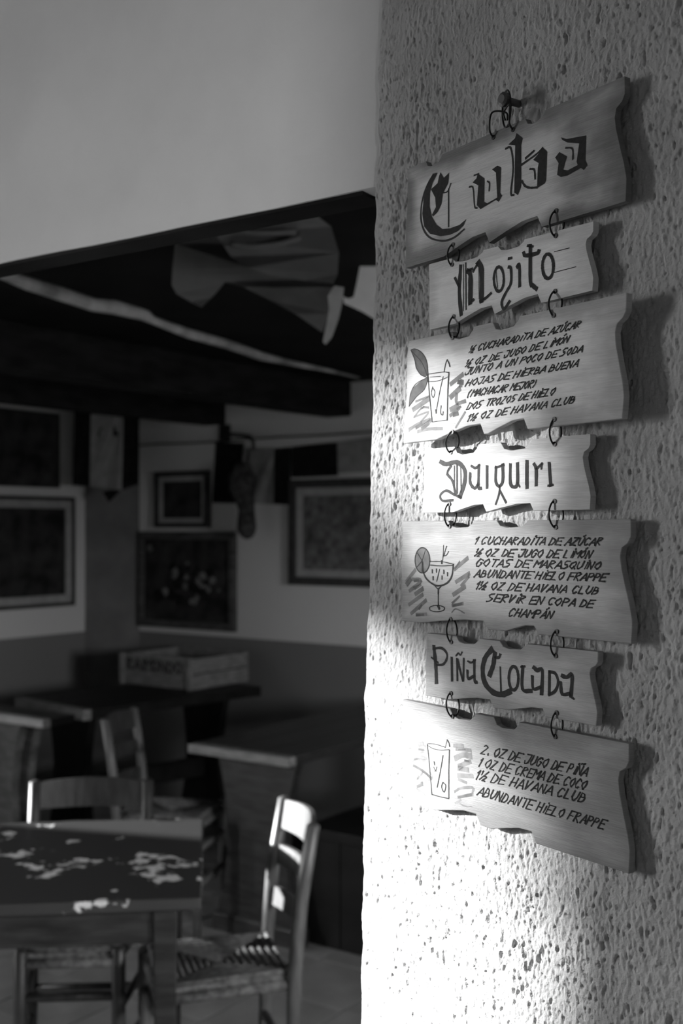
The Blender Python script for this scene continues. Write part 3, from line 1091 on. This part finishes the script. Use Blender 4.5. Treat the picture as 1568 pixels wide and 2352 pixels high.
# --- Pina colada recipe
b = Board('menu_board', 'lowest wide wooden board with a tumbler and the four-line Piña Colada recipe',
          [(924, 1606), (1444.7, 1708.5), (1444, 2007.7), (928, 1839)], 0.0115, 7.3, 0.6, 0.41,
          top_edge((0.25, 0.37), (0.46, 0.57), 0.08), bottom_edge((0.16, 0.37), (0.44, 0.62), 0.10), RIGHT)
oc = (1080, 1680, 340 / 1568)
tr = b.crop(*oc)
for ln, p0, p1 in (('2. OZ DE JUGO DE PIÑA', (105, 235), (1235, 478)), ('1 OZ DE CREMA DE COCO', (75, 368), (1225, 618)),
                   ('1½ DE HAVANA CLUB', (45, 498), (1215, 752)), ('ABUNDANTE HIELO FRAPPE', (68, 672), (1415, 1035))):
    b.text(tr, oc[2], ln, p0, p1, 88, 13)
od = (910, 1660, 200 / 1568)
tr = b.crop(*od)
b.strokes(b.thin, tr, od[2], [
    ([(555, 400), (570, 378), (700, 385), (880, 440)], 10), ([(555, 400), (650, 460), (780, 490), (950, 485)], 10),
    ([(558, 400), (590, 700), (640, 1290)], 15), ([(955, 485), (945, 850), (945, 1360)], 16), ([(640, 1290), (780, 1330), (945, 1365)], 15),
    ([(880, 450), (900, 370), (915, 310)], 7), ([(915, 305), (950, 370), (960, 430)], 16), ([(840, 590), (800, 830), (735, 1165)], 16),
    ([(835, 1070), (890, 1130), (860, 1250), (815, 1160), (835, 1075)], 15), ([(680, 700), (690, 760)], 22), ([(670, 790), (705, 860), (730, 790)], 10),
    ([(690, 872), (725, 872)], 10)], 0.0003)
b.strokes(b.wash, tr, od[2], [
    ([(180, 385), (330, 380), (480, 370)], 70), ([(230, 450), (520, 430)], 70), ([(310, 545), (530, 500)], 70), ([(220, 700), (400, 620), (540, 640)], 80),
    ([(330, 660), (520, 680)], 50), ([(400, 950), (380, 1010), (470, 1080)], 50), ([(220, 1100), (380, 1010), (470, 900)], 40), ([(470, 1090), (360, 1160), (510, 1320)], 60),
    ([(600, 880), (640, 1000), (470, 1080)], 50), ([(1040, 410), (1200, 420)], 70), ([(1080, 470), (1340, 500)], 70), ([(1060, 640), (1200, 580), (1340, 600)], 110), ([(1120, 780), (1330, 700)], 80),
    ([(1120, 820), (1290, 850)], 90), ([(1110, 950), (1370, 960)], 90), ([(1120, 1020), (1260, 1080)], 60), ([(1050, 1240), (1160, 1180), (1370, 1170), (1370, 1260)], 50),
    ([(1100, 1340), (1370, 1290)], 60), ([(1060, 1450), (1160, 1390)], 40), ([(1120, 1430), (1220, 1500), (1360, 1510)], 25)], 0.00012)
b.strokes(b.dark, tr, od[2], [([(310, 770), (480, 870), (630, 1000)], 60), ([(400, 480), (500, 490)], 40), ([(1120, 485), (1240, 480)], 30), ([(1230, 680), (1310, 700)], 40),
                              ([(1130, 850), (1200, 800)], 30), ([(1120, 1345), (1350, 1295)], 45), ([(380, 1150), (470, 1110)], 60)], 0.00016)
b.finish()
rec3 = b

# ------------------------------------------------------------------ wire links between the boards
links = [
    (cuba, moj, (1040, 562), (1038, 608), 'Cuba', 'Mojito', 'mint-leaf'), (cuba, moj, (1277, 484.5), (1276, 541.5), 'Cuba', 'Mojito', 'scrolled'),
    (moj, rec1, (1042, 727), (1039, 776), 'Mojito', 'Mojito recipe', 'mint-leaf'), (moj, rec1, (1275, 669), (1271.4, 724.5), 'Mojito', 'Mojito recipe', 'scrolled'),
    (rec1, daq, (1039, 992), (1035, 1039), 'Mojito recipe', 'Daiquiri', 'tumbler'), (rec1, daq, (1273, 963), (1273.6, 1020), 'Mojito recipe', 'Daiquiri', 'scrolled'),
    (daq, rec2, (1032, 1157.5), (1032, 1209), 'Daiquiri', 'Daiquiri recipe', 'glass'), (daq, rec2, (1273.6, 1151), (1276, 1211), 'Daiquiri', 'Daiquiri recipe', 'scrolled'),
    (rec2, pin, (1035, 1422), (1036, 1474.6), 'Daiquiri recipe', 'Piña Colada', 'glass'), (rec2, pin, (1278.4, 1450.5), (1276, 1506.6), 'Daiquiri recipe', 'Piña Colada', 'scrolled'),
    (pin, rec3, (1036, 1592), (1039, 1645.7), 'Piña Colada', 'Piña Colada recipe', 'tumbler'), (pin, rec3, (1278.4, 1637), (1275, 1692), 'Piña Colada', 'Piña Colada recipe', 'scrolled'),
]


def hole(board, x, y, r=0.0022):
    cx, cz = board.px(x, y)
    mb = MB().tube([(cx, -0.0008, cz), (cx, 0.004, cz)], r, 12)
    mb.build('hole', M['iron'], board.root)


for i, (ba, bb, p0, p1, na, nb_, side) in enumerate(links):
    hole(ba, *p0)
    hole(bb, *p1)
    a = on_plane(*p0, ba.p, N)
    c = on_plane(*p1, bb.p, N)
    mid = (a + c) / 2 - N * 0.001
    hz = (a - c).length / 2 + 0.001
    ax = (a - c).normalized()
    hd = (T * 0.6 - N * 0.8).normalized()
    hd = (hd - ax * hd.dot(ax)).normalized()
    wd = 0.0058 + 0.0007 * math.sin(i * 2.1)
    pts = []
    for k in range(28):
        t = 2 * math.pi * k / 28
        # pointed towards the upper hole
        wv = math.sin(t) * (0.75 + 0.25 * abs(math.sin(t)))
        pts.append(mid + ax * hz * math.cos(t) + hd * wd * wv)
    root = mid.copy()
    mb = MB().tube([q - root for q in pts], 0.00085, 8, closed=True)
    o = mb.build('wire_ring', M['wire'], smooth=True)
    o.location = root
    tag(o, 'wire ring linking %s and %s boards, %s scrolled ends' % (na, 'its recipe' if nb_.startswith(na) else nb_, 'nearer' if side == 'scrolled' else 'farther from'),
        'ring', 'wire rings linking the menu boards')

# hanger above the Cuba board
hp = on_plane(1168, 232, Vector((E.x, E.y, 0)) + N * 0.012, N)
nl = thing('wall_nail', 'stubby nail in the plaster above the Cuba board', 'nail', hp)
MB().tube([-N * 0.03, N * 0.004], 0.0035, 12).build('shank', M['nail'], nl, smooth=True)
MB().tube([N * 0.004, N * 0.008, N * 0.0095], [0.0068, 0.0068, 0.004], 14).build('head', M['nail'], nl)
tag_pts = [((1133, 315.5), (1165, 262)), ((1178, 298), (1160, 262))]
for k, (h0, h1) in enumerate(tag_pts):
    hole(cuba, *h0)
    a = on_plane(*h0, cuba.p, N)
    c = on_plane(*h1, cuba.p, N) + N * 0.002
    m_ = (a + c) / 2 + UP * 0.012 + N * 0.006 + (T * (-0.004 if k == 0 else 0.008))
    pts = smooth_line([tuple(a + N * 0.0 - UP * .0005), tuple(a + UP * 0.006 + N * 0.005), tuple(m_), tuple(c + UP * 0.001), tuple(c - UP * 0.006 - N * 0.002)], 6)
    root = Vector(pts[0])
    o = MB().tube([Vector(p) - root for p in pts], 0.0009, 8).build('wire_hook', M['wire'], smooth=True)
    o.location = root
    tag(o, ['dark wire hook in the left of two holes atop the Cuba board', 'dark wire hook in the right of two holes atop the Cuba board'][k], 'hook')
cen = on_plane(1163, 250, cuba.p, N)
o = MB().tube([(T * 0.011 + N * 0.004).normalized() * 0.0095 * math.cos(t) + UP * 0.017 * math.sin(t) for t in
               [2 * math.pi * k / 28 for k in range(28)]], 0.0009, 8, closed=True).build('wire_ring', M['wire'], smooth=True)
o.location = cen
tag(o, 'dark wire ring looped over the wall nail, holding up the Cuba board', 'ring', 'wire rings linking the menu boards')

# ------------------------------------------------------------------ pictures on the far walls
def picture(name, label, corners, plane, fw, lw, depth=0.03, canvas='canvas_dark', fm='frame_dark', lm='liner', flowers=False):
    P = [plane(x, y, 0.0) for x, y in corners]           # tl tr br bl on the wall
    c = (P[2] + P[3]) / 2
    ux = ((P[1] - P[0]) + (P[2] - P[3])).normalized()
    ux = Vector((ux.x, ux.y, 0)).normalized()
    w = ((P[1] - P[0]).length + (P[2] - P[3]).length) / 2
    h = ((P[0] - P[3]).length + (P[1] - P[2]).length) / 2
    root = thing(name, label, 'painting', c, math.atan2(ux.y, ux.x))
    # local: x along, y into the wall, z up

    def ring(mb, x0, x1, z0, z1, t, y0, y1):
        mb.box(x0, x1, y0, y1, z0, z0 + t)
        mb.box(x0, x1, y0, y1, z1 - t, z1)
        mb.box(x0, x0 + t, y0, y1, z0 + t, z1 - t)
        mb.box(x1 - t, x1, y0, y1, z0 + t, z1 - t)
        return mb
    if fw:
        ring(MB(), -w / 2, w / 2, 0, h, fw, -depth, -0.001).build('frame', M[fm], root, bevel=0.004)
    if lw:
        ring(MB(), -w / 2 + fw, w / 2 - fw, fw, h - fw, lw, -depth * 0.65, -0.001).build('liner', M[lm], root)
    k = fw + lw
    MB().box(-w / 2 + k, w / 2 - k, -depth * 0.4, -0.001, k, h - k).build('canvas', M[canvas], root)
    if flowers:
        rg = random.Random(5)
        for nm, m_, cnt, dx, dz, r0, r1, yy in (('painted_leaf', 'leaf_paint', 24, .10, .07, .02, .05, .0008), ('painted_flower', 'flower', 18, .11, .075, .012, .034, .0016)):
            for j in range(cnt):
                x, z = rg.gauss(0, dx), h * 0.48 + rg.gauss(0, dz)
                r = rg.uniform(r0, r1)
                MB().sheet([(x + r * math.cos(a) * rg.uniform(.6, 1.2), z + r * math.sin(a) * rg.uniform(.5, 1)) for a in
                            [i * math.pi / 5 for i in range(10)]], lambda x, z: Vector((x, -depth * 0.4 - yy - j * 2e-5, z))).build(nm, M[m_], root, fix=False)
    return root


picture('unframed_painting', 'dark unframed canvas hung above the white-lined painting on the left wall', [(-170, 908), (137, 961), (134, 1125), (-170, 1106)], left_px, 0.0, 0.0, 0.025)
picture('framed_painting', 'dark painting in a thin black frame with a broad white liner', [(-170, 1128), (166, 1147), (166, 1390), (-170, 1414)], left_px, 0.022, 0.045, 0.03)
picture('framed_painting', 'small dark framed picture with a pale liner above the flower painting', [(364, 1087), (486, 1080), (486, 1212), (363, 1212)], back_px, 0.028, 0.028, 0.04, canvas='canvas_dark')
picture('framed_painting', 'square flower still life in a dark frame, hung low beside the corner pier', [(323, 1222), (546, 1220), (545, 1450), (323, 1438)], back_px, 0.045, 0.0, 0.03, canvas='canvas_dark', fm='mid_wood', flowers=True)
picture('framed_painting', 'large mottled picture in a dark frame with a pale liner, behind the menu wall edge', [(672, 1107), (920, 1092), (920, 1351), (672, 1342)], back_px, 0.045, 0.04, 0.045, canvas='canvas_mid')

# ------------------------------------------------------------------ flags, banner, rope
def cloth(name, m, parent, pts, fn, th=0.003, fold=0.0):
    mb = MB()
    # subdivide outline to let the cloth wave
    mb.prism(pts, lambda x, y: fn(x, y, 0.0), lambda x, y: fn(x, y, th))
    return mb.build(name, M[m], parent, world=True, smooth=False)


def wall_fn(off):
    return lambda x, y, t: back_px(x, y, off + 0.012 * math.sin(x * 0.09) * min(1, max(0, (y - 1000) / 150)) - t)


def strip(x0t, x1t, yt0, yt1, x0b, x1b, yb0, yb1, n=8):
    top = [(x0t + (x1t - x0t) * i / n, yt0 + (yt1 - yt0) * i / n) for i in range(n + 1)]
    bot = [(x0b + (x1b - x0b) * i / n, yb0 + (yb1 - yb0) * i / n) for i in range(n, -1, -1)]
    return top + bot


pc = at_depth(245, 1130, 6.62)
bn = thing('hanging_banner', 'striped banner with dark side bands and a pale middle hung in the corner', 'banner', pc)
bfn = lambda x, y, t: at_depth(x, y, 6.62 + 0.02 * math.sin(x * 0.11) + t)
cloth('dark_band', 'cloth_black', bn, strip(172, 209, 905, 915, 166, 206, 1114, 1118, 4), bfn)
cloth('pale_band', 'cloth_grey', bn, strip(209, 284, 915, 935, 206, 280, 1118, 1126, 6), bfn)
cloth('dark_band', 'cloth_black', bn, strip(284, 320, 930, 940, 280, 318, 1126, 1112, 4), bfn)
cloth('pointed_tip', 'cloth_black', bn, [(235, 1130), (250, 1126), (280, 1124), (262, 1142), (250, 1154)], bfn)
MB().sheet([(228, 985), (240, 975), (262, 978), (272, 1000), (262, 1002), (255, 990), (240, 996), (232, 1008), (224, 1000)],
           lambda x, y: bfn(x, y, -0.003)).build('emblem', M['cloth_black'], bn, world=True, fix=False)

rp = [back_px(x, y, 0.06) for x, y in ((322, 1023), (360, 1020), (430, 1018), (500, 1015), (540, 1011), (640, 1004), (740, 1000), (800, 996), (900, 988))]
o = MB().tube([p - rp[0] for p in rp], 0.005, 8).build('rope', M['black_wood'], smooth=True)
o.location = rp[0]
tag(o, 'thin dark rope strung across the back wall above the pictures', 'rope')

fa = thing('cloth_flag', 'three-banded flag, grey between black, hanging behind the hook ornament', 'flag', back_px(556, 1157, 0.03), group='flags along the rope')
cloth('black_band', 'cloth_black', fa, strip(495, 560, 1016, 1018, 487, 546, 1155, 1156), wall_fn(0.016))
cloth('grey_band', 'cloth_grey', fa, strip(560, 630, 1028, 1028, 546, 628, 1156, 1158), wall_fn(0.016))
cloth('black_band', 'cloth_black', fa, strip(630, 668, 1030, 1027, 628, 667, 1158, 1160, 4), wall_fn(0.016))
fb = thing('cloth_flag', 'two-banded flag, black beside grey, hanging above the large mottled picture', 'flag', back_px(720, 1160, 0.03), group='flags along the rope')
cloth('black_band', 'cloth_black', fb, [(669, 1027), (700, 1023), (740, 1019), (774, 1016), (775, 1055), (776, 1093), (725, 1095), (669, 1097)], wall_fn(0.02))
cloth('grey_band', 'cloth_grey', fb, strip(774, 905, 1016, 996, 776, 905, 1087, 1082), wall_fn(0.02))

# hook ornament on the wall
hk = thing('hook_ornament', 'dark lumpy ornament hanging from a curved iron hook on the back wall', 'ornament', back_px(560, 1236, 0.14))
arm = [back_px(x, y, o_) for x, y, o_ in ((520, 998, 0.02), (532, 998, 0.06), (555, 1000, 0.14), (574, 1003, 0.15), (581, 1014, 0.15), (582, 1034, 0.15))]
MB().tube(arm, 0.011, 10).build('hook', M['iron'], hk, world=True, smooth=True)
MB().bar(back_px(516, 976, 0.013), back_px(516, 1011, 0.013), 0.07, 0.02, side=tuple(R)).build('wall_plate', M['iron'], hk, world=True)
prof = [(572, 1030, .006), (568, 1060, .012), (560, 1072, .05), (556, 1095, .075), (556, 1120, .075), (562, 1145, .055), (566, 1170, .045), (566, 1195, .05), (566, 1215, .055), (570, 1228, .04), (572, 1236, .02)]
MB().tube([back_px(x, y, 0.15) for x, y, _ in prof], [r for _, _, r in prof], 14).build('body', M['ornament'], hk, world=True, smooth=True)
for k, (x, y) in enumerate(((545, 1085), (572, 1100), (548, 1118), (566, 1140), (560, 1165), (574, 1190), (556, 1205))):
    p = back_px(x, y, 0.19)
    MB().tube([p + UP * 0.03, p + UP * 0.015, p, p - UP * 0.015, p - UP * 0.03], [.004, .022, .028, .022, .004], 10).build('lump', M['ornament'], hk, world=True, smooth=True)

# ------------------------------------------------------------------ under the dark ceiling
pts = [(-60, 612, 3.25, .006), (8, 632, 3.3, .014), (60, 650, 3.4, .020), (140, 675, 3.6, .022), (215, 700, 3.8, .022), (260, 705, 3.9, .024), (330, 722, 4.1, .022), (350, 735, 4.15, .014),
       (430, 765, 4.4, .018), (520, 790, 4.7, .019), (600, 818, 5.0, .018), (680, 836, 5.3, .012), (760, 852, 5.55, .008), (825, 868, 5.8, .005)]
pp = [at_depth(x, y, d) for x, y, d, _ in pts]
o = MB().tube([p - pp[0] for p in pp], [r for *_, r in pts], 12).build('ceiling_streak', M['streak'], smooth=True)  # stands for pale ceiling plaster seen past the beam
o.location = pp[0]
tag(o, 'pale pole slung under the dark beams', 'streak')

ca = thing('draped_flag', 'large dim grey flag draped in folds under the ceiling', 'flag', at_depth(600, 640, 3.0))


def dfn(d0, kx, ky, amp=0.03):
    return lambda x, y, t: at_depth(x, y, d0 + kx * (x - 600) / 1000 + ky * (y - 600) / 1000 + amp * math.sin(x * 0.03 + y * 0.02) + t)


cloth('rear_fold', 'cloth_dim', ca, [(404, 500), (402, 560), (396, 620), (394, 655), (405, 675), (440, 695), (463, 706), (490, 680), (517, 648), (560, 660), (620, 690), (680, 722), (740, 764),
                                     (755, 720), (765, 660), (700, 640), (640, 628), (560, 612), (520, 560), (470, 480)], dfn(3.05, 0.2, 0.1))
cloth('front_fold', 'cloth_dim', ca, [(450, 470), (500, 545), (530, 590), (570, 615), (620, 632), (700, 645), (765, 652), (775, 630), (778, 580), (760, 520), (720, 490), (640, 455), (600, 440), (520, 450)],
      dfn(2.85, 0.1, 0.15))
mb = MB()
cloth('hanging_end', 'cloth_grey', ca, [(768, 656), (790, 660), (787, 690), (778, 730), (762, 775), (748, 792), (741, 785), (748, 750), (756, 710), (752, 680)], dfn(2.9, 0.1, 0.1))
for k, ln in enumerate(([(530, 560), (580, 566), (640, 560), (690, 545)], [(520, 530), (600, 535), (680, 532)])):
    MB().tube([at_depth(x, y, 2.84) for x, y in smooth_line(ln)], 0.008, 8).build('crease', M['cloth_dim'], ca, world=True, smooth=True)
o = cloth('pale_cloth', 'cloth_pale', None, [(829, 597), (870, 610), (872, 740), (830, 715), (790, 697), (788, 682), (800, 686), (812, 682), (818, 655)], lambda x, y, t: at_depth(x, y, 3.4 + t))
tag(o, 'small pale cloth hanging beside the draped flag', 'cloth')

# ------------------------------------------------------------------ furniture
def rot_of(v):
    return math.atan2(v.y, v.x)


def rush_chair(label, back_centre, fwd, wb=0.31, wf=0.33, dp=0.34, seat=0.45, top=0.84, wood='chair_wood', slat='chair_wood'):
    """ladder-back chair; local +x is forward, origin under the middle of the back posts"""
    root = thing('ladder_back_chair', label, 'chair', (back_centre.x, back_centre.y, 0), rot_of(fwd), 'rush-seated chairs')
    pr = 0.019
    lean = 0.05
    for s in (-1, 1):
        y = s * wb / 2
        MB().tube([(0.02, y, 0), (0.004, y, 0.25), (0, y, seat), (-lean * 0.35, y, seat + (top - seat) * 0.5), (-lean, y, top - 0.006), (-lean, y, top)],
                  [pr * .85, pr, pr, pr, pr * 0.92, pr * 0.55], 12).build('rear_post', M[wood], root, smooth=True)
        yf = s * wf / 2
        MB().tube([(dp, yf, 0), (dp, yf, 0.2), (dp, yf, seat + 0.012), (dp, yf, seat + 0.022)], [pr * .8, pr, pr, pr * .5], 12).build('front_leg', M[wood], root, smooth=True)
        for z in (0.16, 0.30):
            MB().tube([(0.01, y, z), (dp, yf, z)], 0.011, 10).build('side_rung', M[wood], root, smooth=True)
    for z in (0.20, 0.34):
        MB().tube([(dp, -wf / 2, z), (dp, wf / 2, z)], 0.013, 10).build('front_rung', M[wood], root, smooth=True)
    MB().tube([(0.01, -wb / 2, 0.24), (0.01, wb / 2, 0.24)], 0.011, 10).build('rear_rung', M[wood], root, smooth=True)
    # bowed slats
    for k, (zc, hh) in enumerate(((seat + 0.12, 0.05), (seat + 0.235, 0.052), (seat + 0.345, 0.075))):
        mb = MB()
        n = 12
        f = (zc - seat) / (top - seat)
        vs = []
        for i in range(n + 1):
            t = i / n
            y = -wb / 2 + wb * t
            bow = -0.03 * math.sin(math.pi * t)
            arch = 0.010 * math.sin(math.pi * t) if k == 2 else 0.004 * math.sin(math.pi * t)
            for dx, dz in ((0.006, -hh / 2), (0.006, hh / 2 + arch), (-0.006, hh / 2 + arch), (-0.006, -hh / 2)):
                ff = (zc + dz - seat) / (top - seat)
                xx = -lean * ff * (0.7 + 0.3 * ff)
                vs.append((xx + bow + dx, y, zc + dz))
        fs = []
        for i in range(n):
            for q in range(4):
                fs.append((4 * i + q, 4 * i + (q + 1) % 4, 4 * i + 4 + (q + 1) % 4, 4 * i + 4 + q))
        fs += [(0, 1, 2, 3), (4 * n + 3, 4 * n + 2, 4 * n + 1, 4 * n)]
        mb.add(vs, fs).build('slat', M[slat], root, smooth=False)
    # rush seat: four woven wedges meeting in the middle, round edges
    cx = dp / 2
    cs = [(0.0, -wb / 2 + 0.01), (dp, -wf / 2 + 0.01), (dp, wf / 2 - 0.01), (0.0, wb / 2 - 0.01)]
    sroot = MB().add([(x, y, seat - 0.012) for x, y in cs] + [(x * 0.94 + 0.01, y * 0.95, seat + 0.012) for x, y in cs] + [(cx, 0, seat - 0.004)],
                     [(0, 1, 5, 4), (1, 2, 6, 5), (2, 3, 7, 6), (3, 0, 4, 7), (4, 5, 8), (5, 6, 8), (6, 7, 8), (7, 4, 8), (3, 2, 1, 0)]).build('rush_seat', M['rush'], root)
    for i in range(4):
        a, c = cs[i], cs[(i + 1) % 4]
        for j in range(9):
            t = (j + 0.5) / 9
            m0 = (a[0] + (cx - a[0]) * t, a[1] * (1 - t), seat + 0.013 - 0.016 * t)
            m1 = (c[0] + (cx - c[0]) * t, c[1] * (1 - t), seat + 0.013 - 0.016 * t)
            MB().tube([m0, m1], 0.0075 * (1 - 0.3 * t), 6).build('rush_strand', M['rush'], sroot, smooth=True)
    for a, c in ((cs[0], cs[1]), (cs[1], cs[2]), (cs[2], cs[3]), (cs[3], cs[0])):
        MB().tube([(a[0], a[1], seat - 0.02), (c[0], c[1], seat - 0.02)], 0.014, 10).build('seat_rail', M['rush'], root, smooth=True)
    return root


rush_chair('rush-seated ladder-back chair with brightly lit slats at the end of the patchy table', Vector((-0.165, 3.10, 0)), Vector((-0.957, -0.289, 0)), wood='chair_wood')
rush_chair('rush-seated ladder-back chair tucked in behind the patchy table, its seat under the top', Vector((-0.75, 3.43, 0)), Vector((0.06, -1, 0)), wb=0.335, wf=0.26, dp=0.33, wood='chair_dark', slat='chair_dark')
rush_chair('ladder-back chair seen edge-on beside the long dark table', Vector((-0.86, 4.72, 0)), Vector((0.95, -0.2, 0)), wb=0.30, wood='chair_wood', slat='chair_dark')  # posts in the lighter wood, rim light put into their colour

# near table
ax = Vector((0.9938, 0.111, 0))
ay = Vector((-0.111, 0.9938, 0))
corner = at_height(462, 2062, 0.75)
t1 = thing('patchy_table', 'dark table with irregular white patches on its top', 'table', (corner.x, corner.y, 0), rot_of(ax))
L1, D1 = 1.35, 0.74
MB().box(-L1, 0, 0, D1, 0.722, 0.75).build('table_top', M['patchy_top'], t1, bevel=0.004)
ap = 0.07
for nm, x0, x1, y0, y1 in (('front_apron', -L1 + ap, -ap, 0.07, 0.092), ('rear_apron', -L1 + ap, -ap, D1 - 0.092, D1 - 0.07), ('side_apron', -ap - 0.022, -ap, 0.09, D1 - 0.09), ('side_apron', -L1 + ap, -L1 + ap + 0.022, 0.09, D1 - 0.09)):
    MB().box(x0, x1, y0, y1, 0.625 if nm == 'front_apron' else 0.668, 0.722).build('apron', M['dark_wood'], t1)
for x in (-0.085, -L1 + 0.085):
    for y in (0.085, D1 - 0.15):
        MB().hexa([(x - .020, y - .020, 0), (x + .020, y - .020, 0), (x + .020, y + .020, 0), (x - .020, y + .020, 0),
                   (x - .028, y - .028, .722), (x + .028, y - .028, .722), (x + .028, y + .028, .722), (x - .028, y + .028, .722)]).build('leg', M['dark_wood'], t1, bevel=0.003)


def trestle_table(name, label, corner, axx, length, width, z=0.75, top='dark_wood', panel='dark_wood', inset=0.12, th=0.04, edge=None, pw=0.62):
    """origin at the near-right corner; local x runs left along the near end, local y runs away"""
    root = thing(name, label, 'table', (corner.x, corner.y, 0), rot_of(axx))
    # local +x to the right, +y away: top spans x -width..0, y 0..length
    nb = 3
    for k in range(nb):
        x0 = -width + width * k / nb
        MB().box(x0 + 0.001, x0 + width / nb - 0.001, 0.05, length - 0.05, z - th, z).build('top_plank', M[top], root, bevel=0.003)
    for y0, y1 in ((0, 0.049), (length - 0.049, length)):
        MB().box(-width, 0, y0, y1, z - th, z).build('end_board', M[(edge or top) if y0 == 0 else top], root, bevel=0.004)  # near end board can be paler, light on its edge painted in
    for y in (inset, length - inset - 0.04):
        w2 = width * pw / 2
        prof = []
        for i in range(13):
            t = i / 12
            ww = w2 * (1 - 0.28 * math.sin(math.pi * min(1, t * 1.0)) ** 1.0)
            prof.append((ww, 0.07 + (z - th - 0.07) * t))
        poly = [(-width / 2 + a, b_) for a, b_ in prof] + [(-width / 2 - a, b_) for a, b_ in prof[::-1]]
        MB().prism(poly, lambda x, zz, y=y: Vector((x, y, zz)), lambda x, zz, y=y: Vector((x, y + 0.04, zz))).build('trestle_panel', M[panel], root)
        MB().box(-width * 0.93, -width * 0.07, y - 0.015, y + 0.055, 0, 0.07).build('foot', M[panel], root, bevel=0.006)
    MB().box(-width / 2 - 0.02, -width / 2 + 0.02, inset + 0.04, length - inset - 0.04, 0.26, 0.36).build('stretcher', M[panel], root)
    return root


cr = at_height(662, 1742, 0.75)
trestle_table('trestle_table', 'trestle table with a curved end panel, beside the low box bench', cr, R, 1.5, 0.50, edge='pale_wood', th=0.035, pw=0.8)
cl = at_height(97, 1655, 0.75)
trestle_table('trestle_table', 'short trestle table with end board coloured as lit and grey curved panel', cl, R, 0.19, 0.8, edge='lit_edge_wood', panel='pale_wood', inset=0.03, th=0.035, pw=0.55)
co = at_height(190, 1632, 0.75)
d_long = (at_height(680, 1566, 0.75) - co)
d_long.z = 0
d_long.normalize()
ax_long = Vector((d_long.y, -d_long.x, 0))
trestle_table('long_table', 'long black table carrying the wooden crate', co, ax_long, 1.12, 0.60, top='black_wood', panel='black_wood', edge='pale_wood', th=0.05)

# bench with solid front
bp = at_height(690, 2160, 0.0)
bq = at_height(690, 2160, 0.0) + R * 1.1
bn2 = thing('box_bench', 'low dark wooden bench with a solid boarded front', 'bench', (bp.x, bp.y, 0), rot_of(R))
MB().box(0.02, 1.0, -0.02, 0.38, 0.41, 0.45).build('bench_seat', M['black_wood'], bn2, bevel=0.004)
for k in range(6):
    MB().box(0.03 + k * 0.16, 0.03 + k * 0.16 + 0.155, 0.0, 0.02, 0.0, 0.41).build('front_board', M['black_wood'], bn2)
MB().box(0.03, 0.05, 0.021, 0.36, 0, 0.41).build('bench_end', M['black_wood'], bn2)

# crate
ca_ = at_height(440, 1586, 0.752)
crt = thing('wooden_crate', 'shallow open wooden crate with dark stencilled lettering on the long black table', 'crate', (ca_.x, ca_.y, 0.752), rot_of(R))
CW, CDp, CH = 0.52, 0.46, 0.165
for k, (z0, z1) in enumerate(((0.0, 0.080), (0.083, CH))):
    fbd = MB().box(-CW, 0, 0, 0.012, z0, z1).build('front_board', M['crate'], crt)
    MB().box(-CW, 0, CDp - 0.012, CDp, z0, z1).build('rear_board', M['crate'], crt)
    for x in (-CW, -0.012):
        MB().box(x, x + 0.012, 0.0125, CDp - 0.0125, z0, z1 - 0.004).build('side_board', M['crate'], crt)
MB().box(-CW + 0.013, -0.013, 0.013, CDp - 0.013, 0, 0.01).build('crate_floor', M['crate'], crt)
for x in (-CW, -0.03):
    MB().box(x, x + 0.03, -0.012, -0.0003, 0, CH + 0.004).build('corner_batten', M['pale_wood'], crt)
MB().box(-CW + 0.031, -0.031, -0.008, -0.0003, CH - 0.016, CH + 0.004).build('rim_batten', M['pale_wood'], crt)
st, W = layout('RAIMONDO')
mb = MB()
for s in st:
    q_ = [(-CW + 0.05 + a * 0.41 / W, 0.083 + b_ * 0.0095) for a, b_ in s]
    for k in range(len(q_) - 1):
        mb.ribbon(q_[k:k + 2], 0.011, lambda x, z: Vector((x, -0.0006, z)))
mb.build('stencil', M['crate_ink'], crt, fix=False)
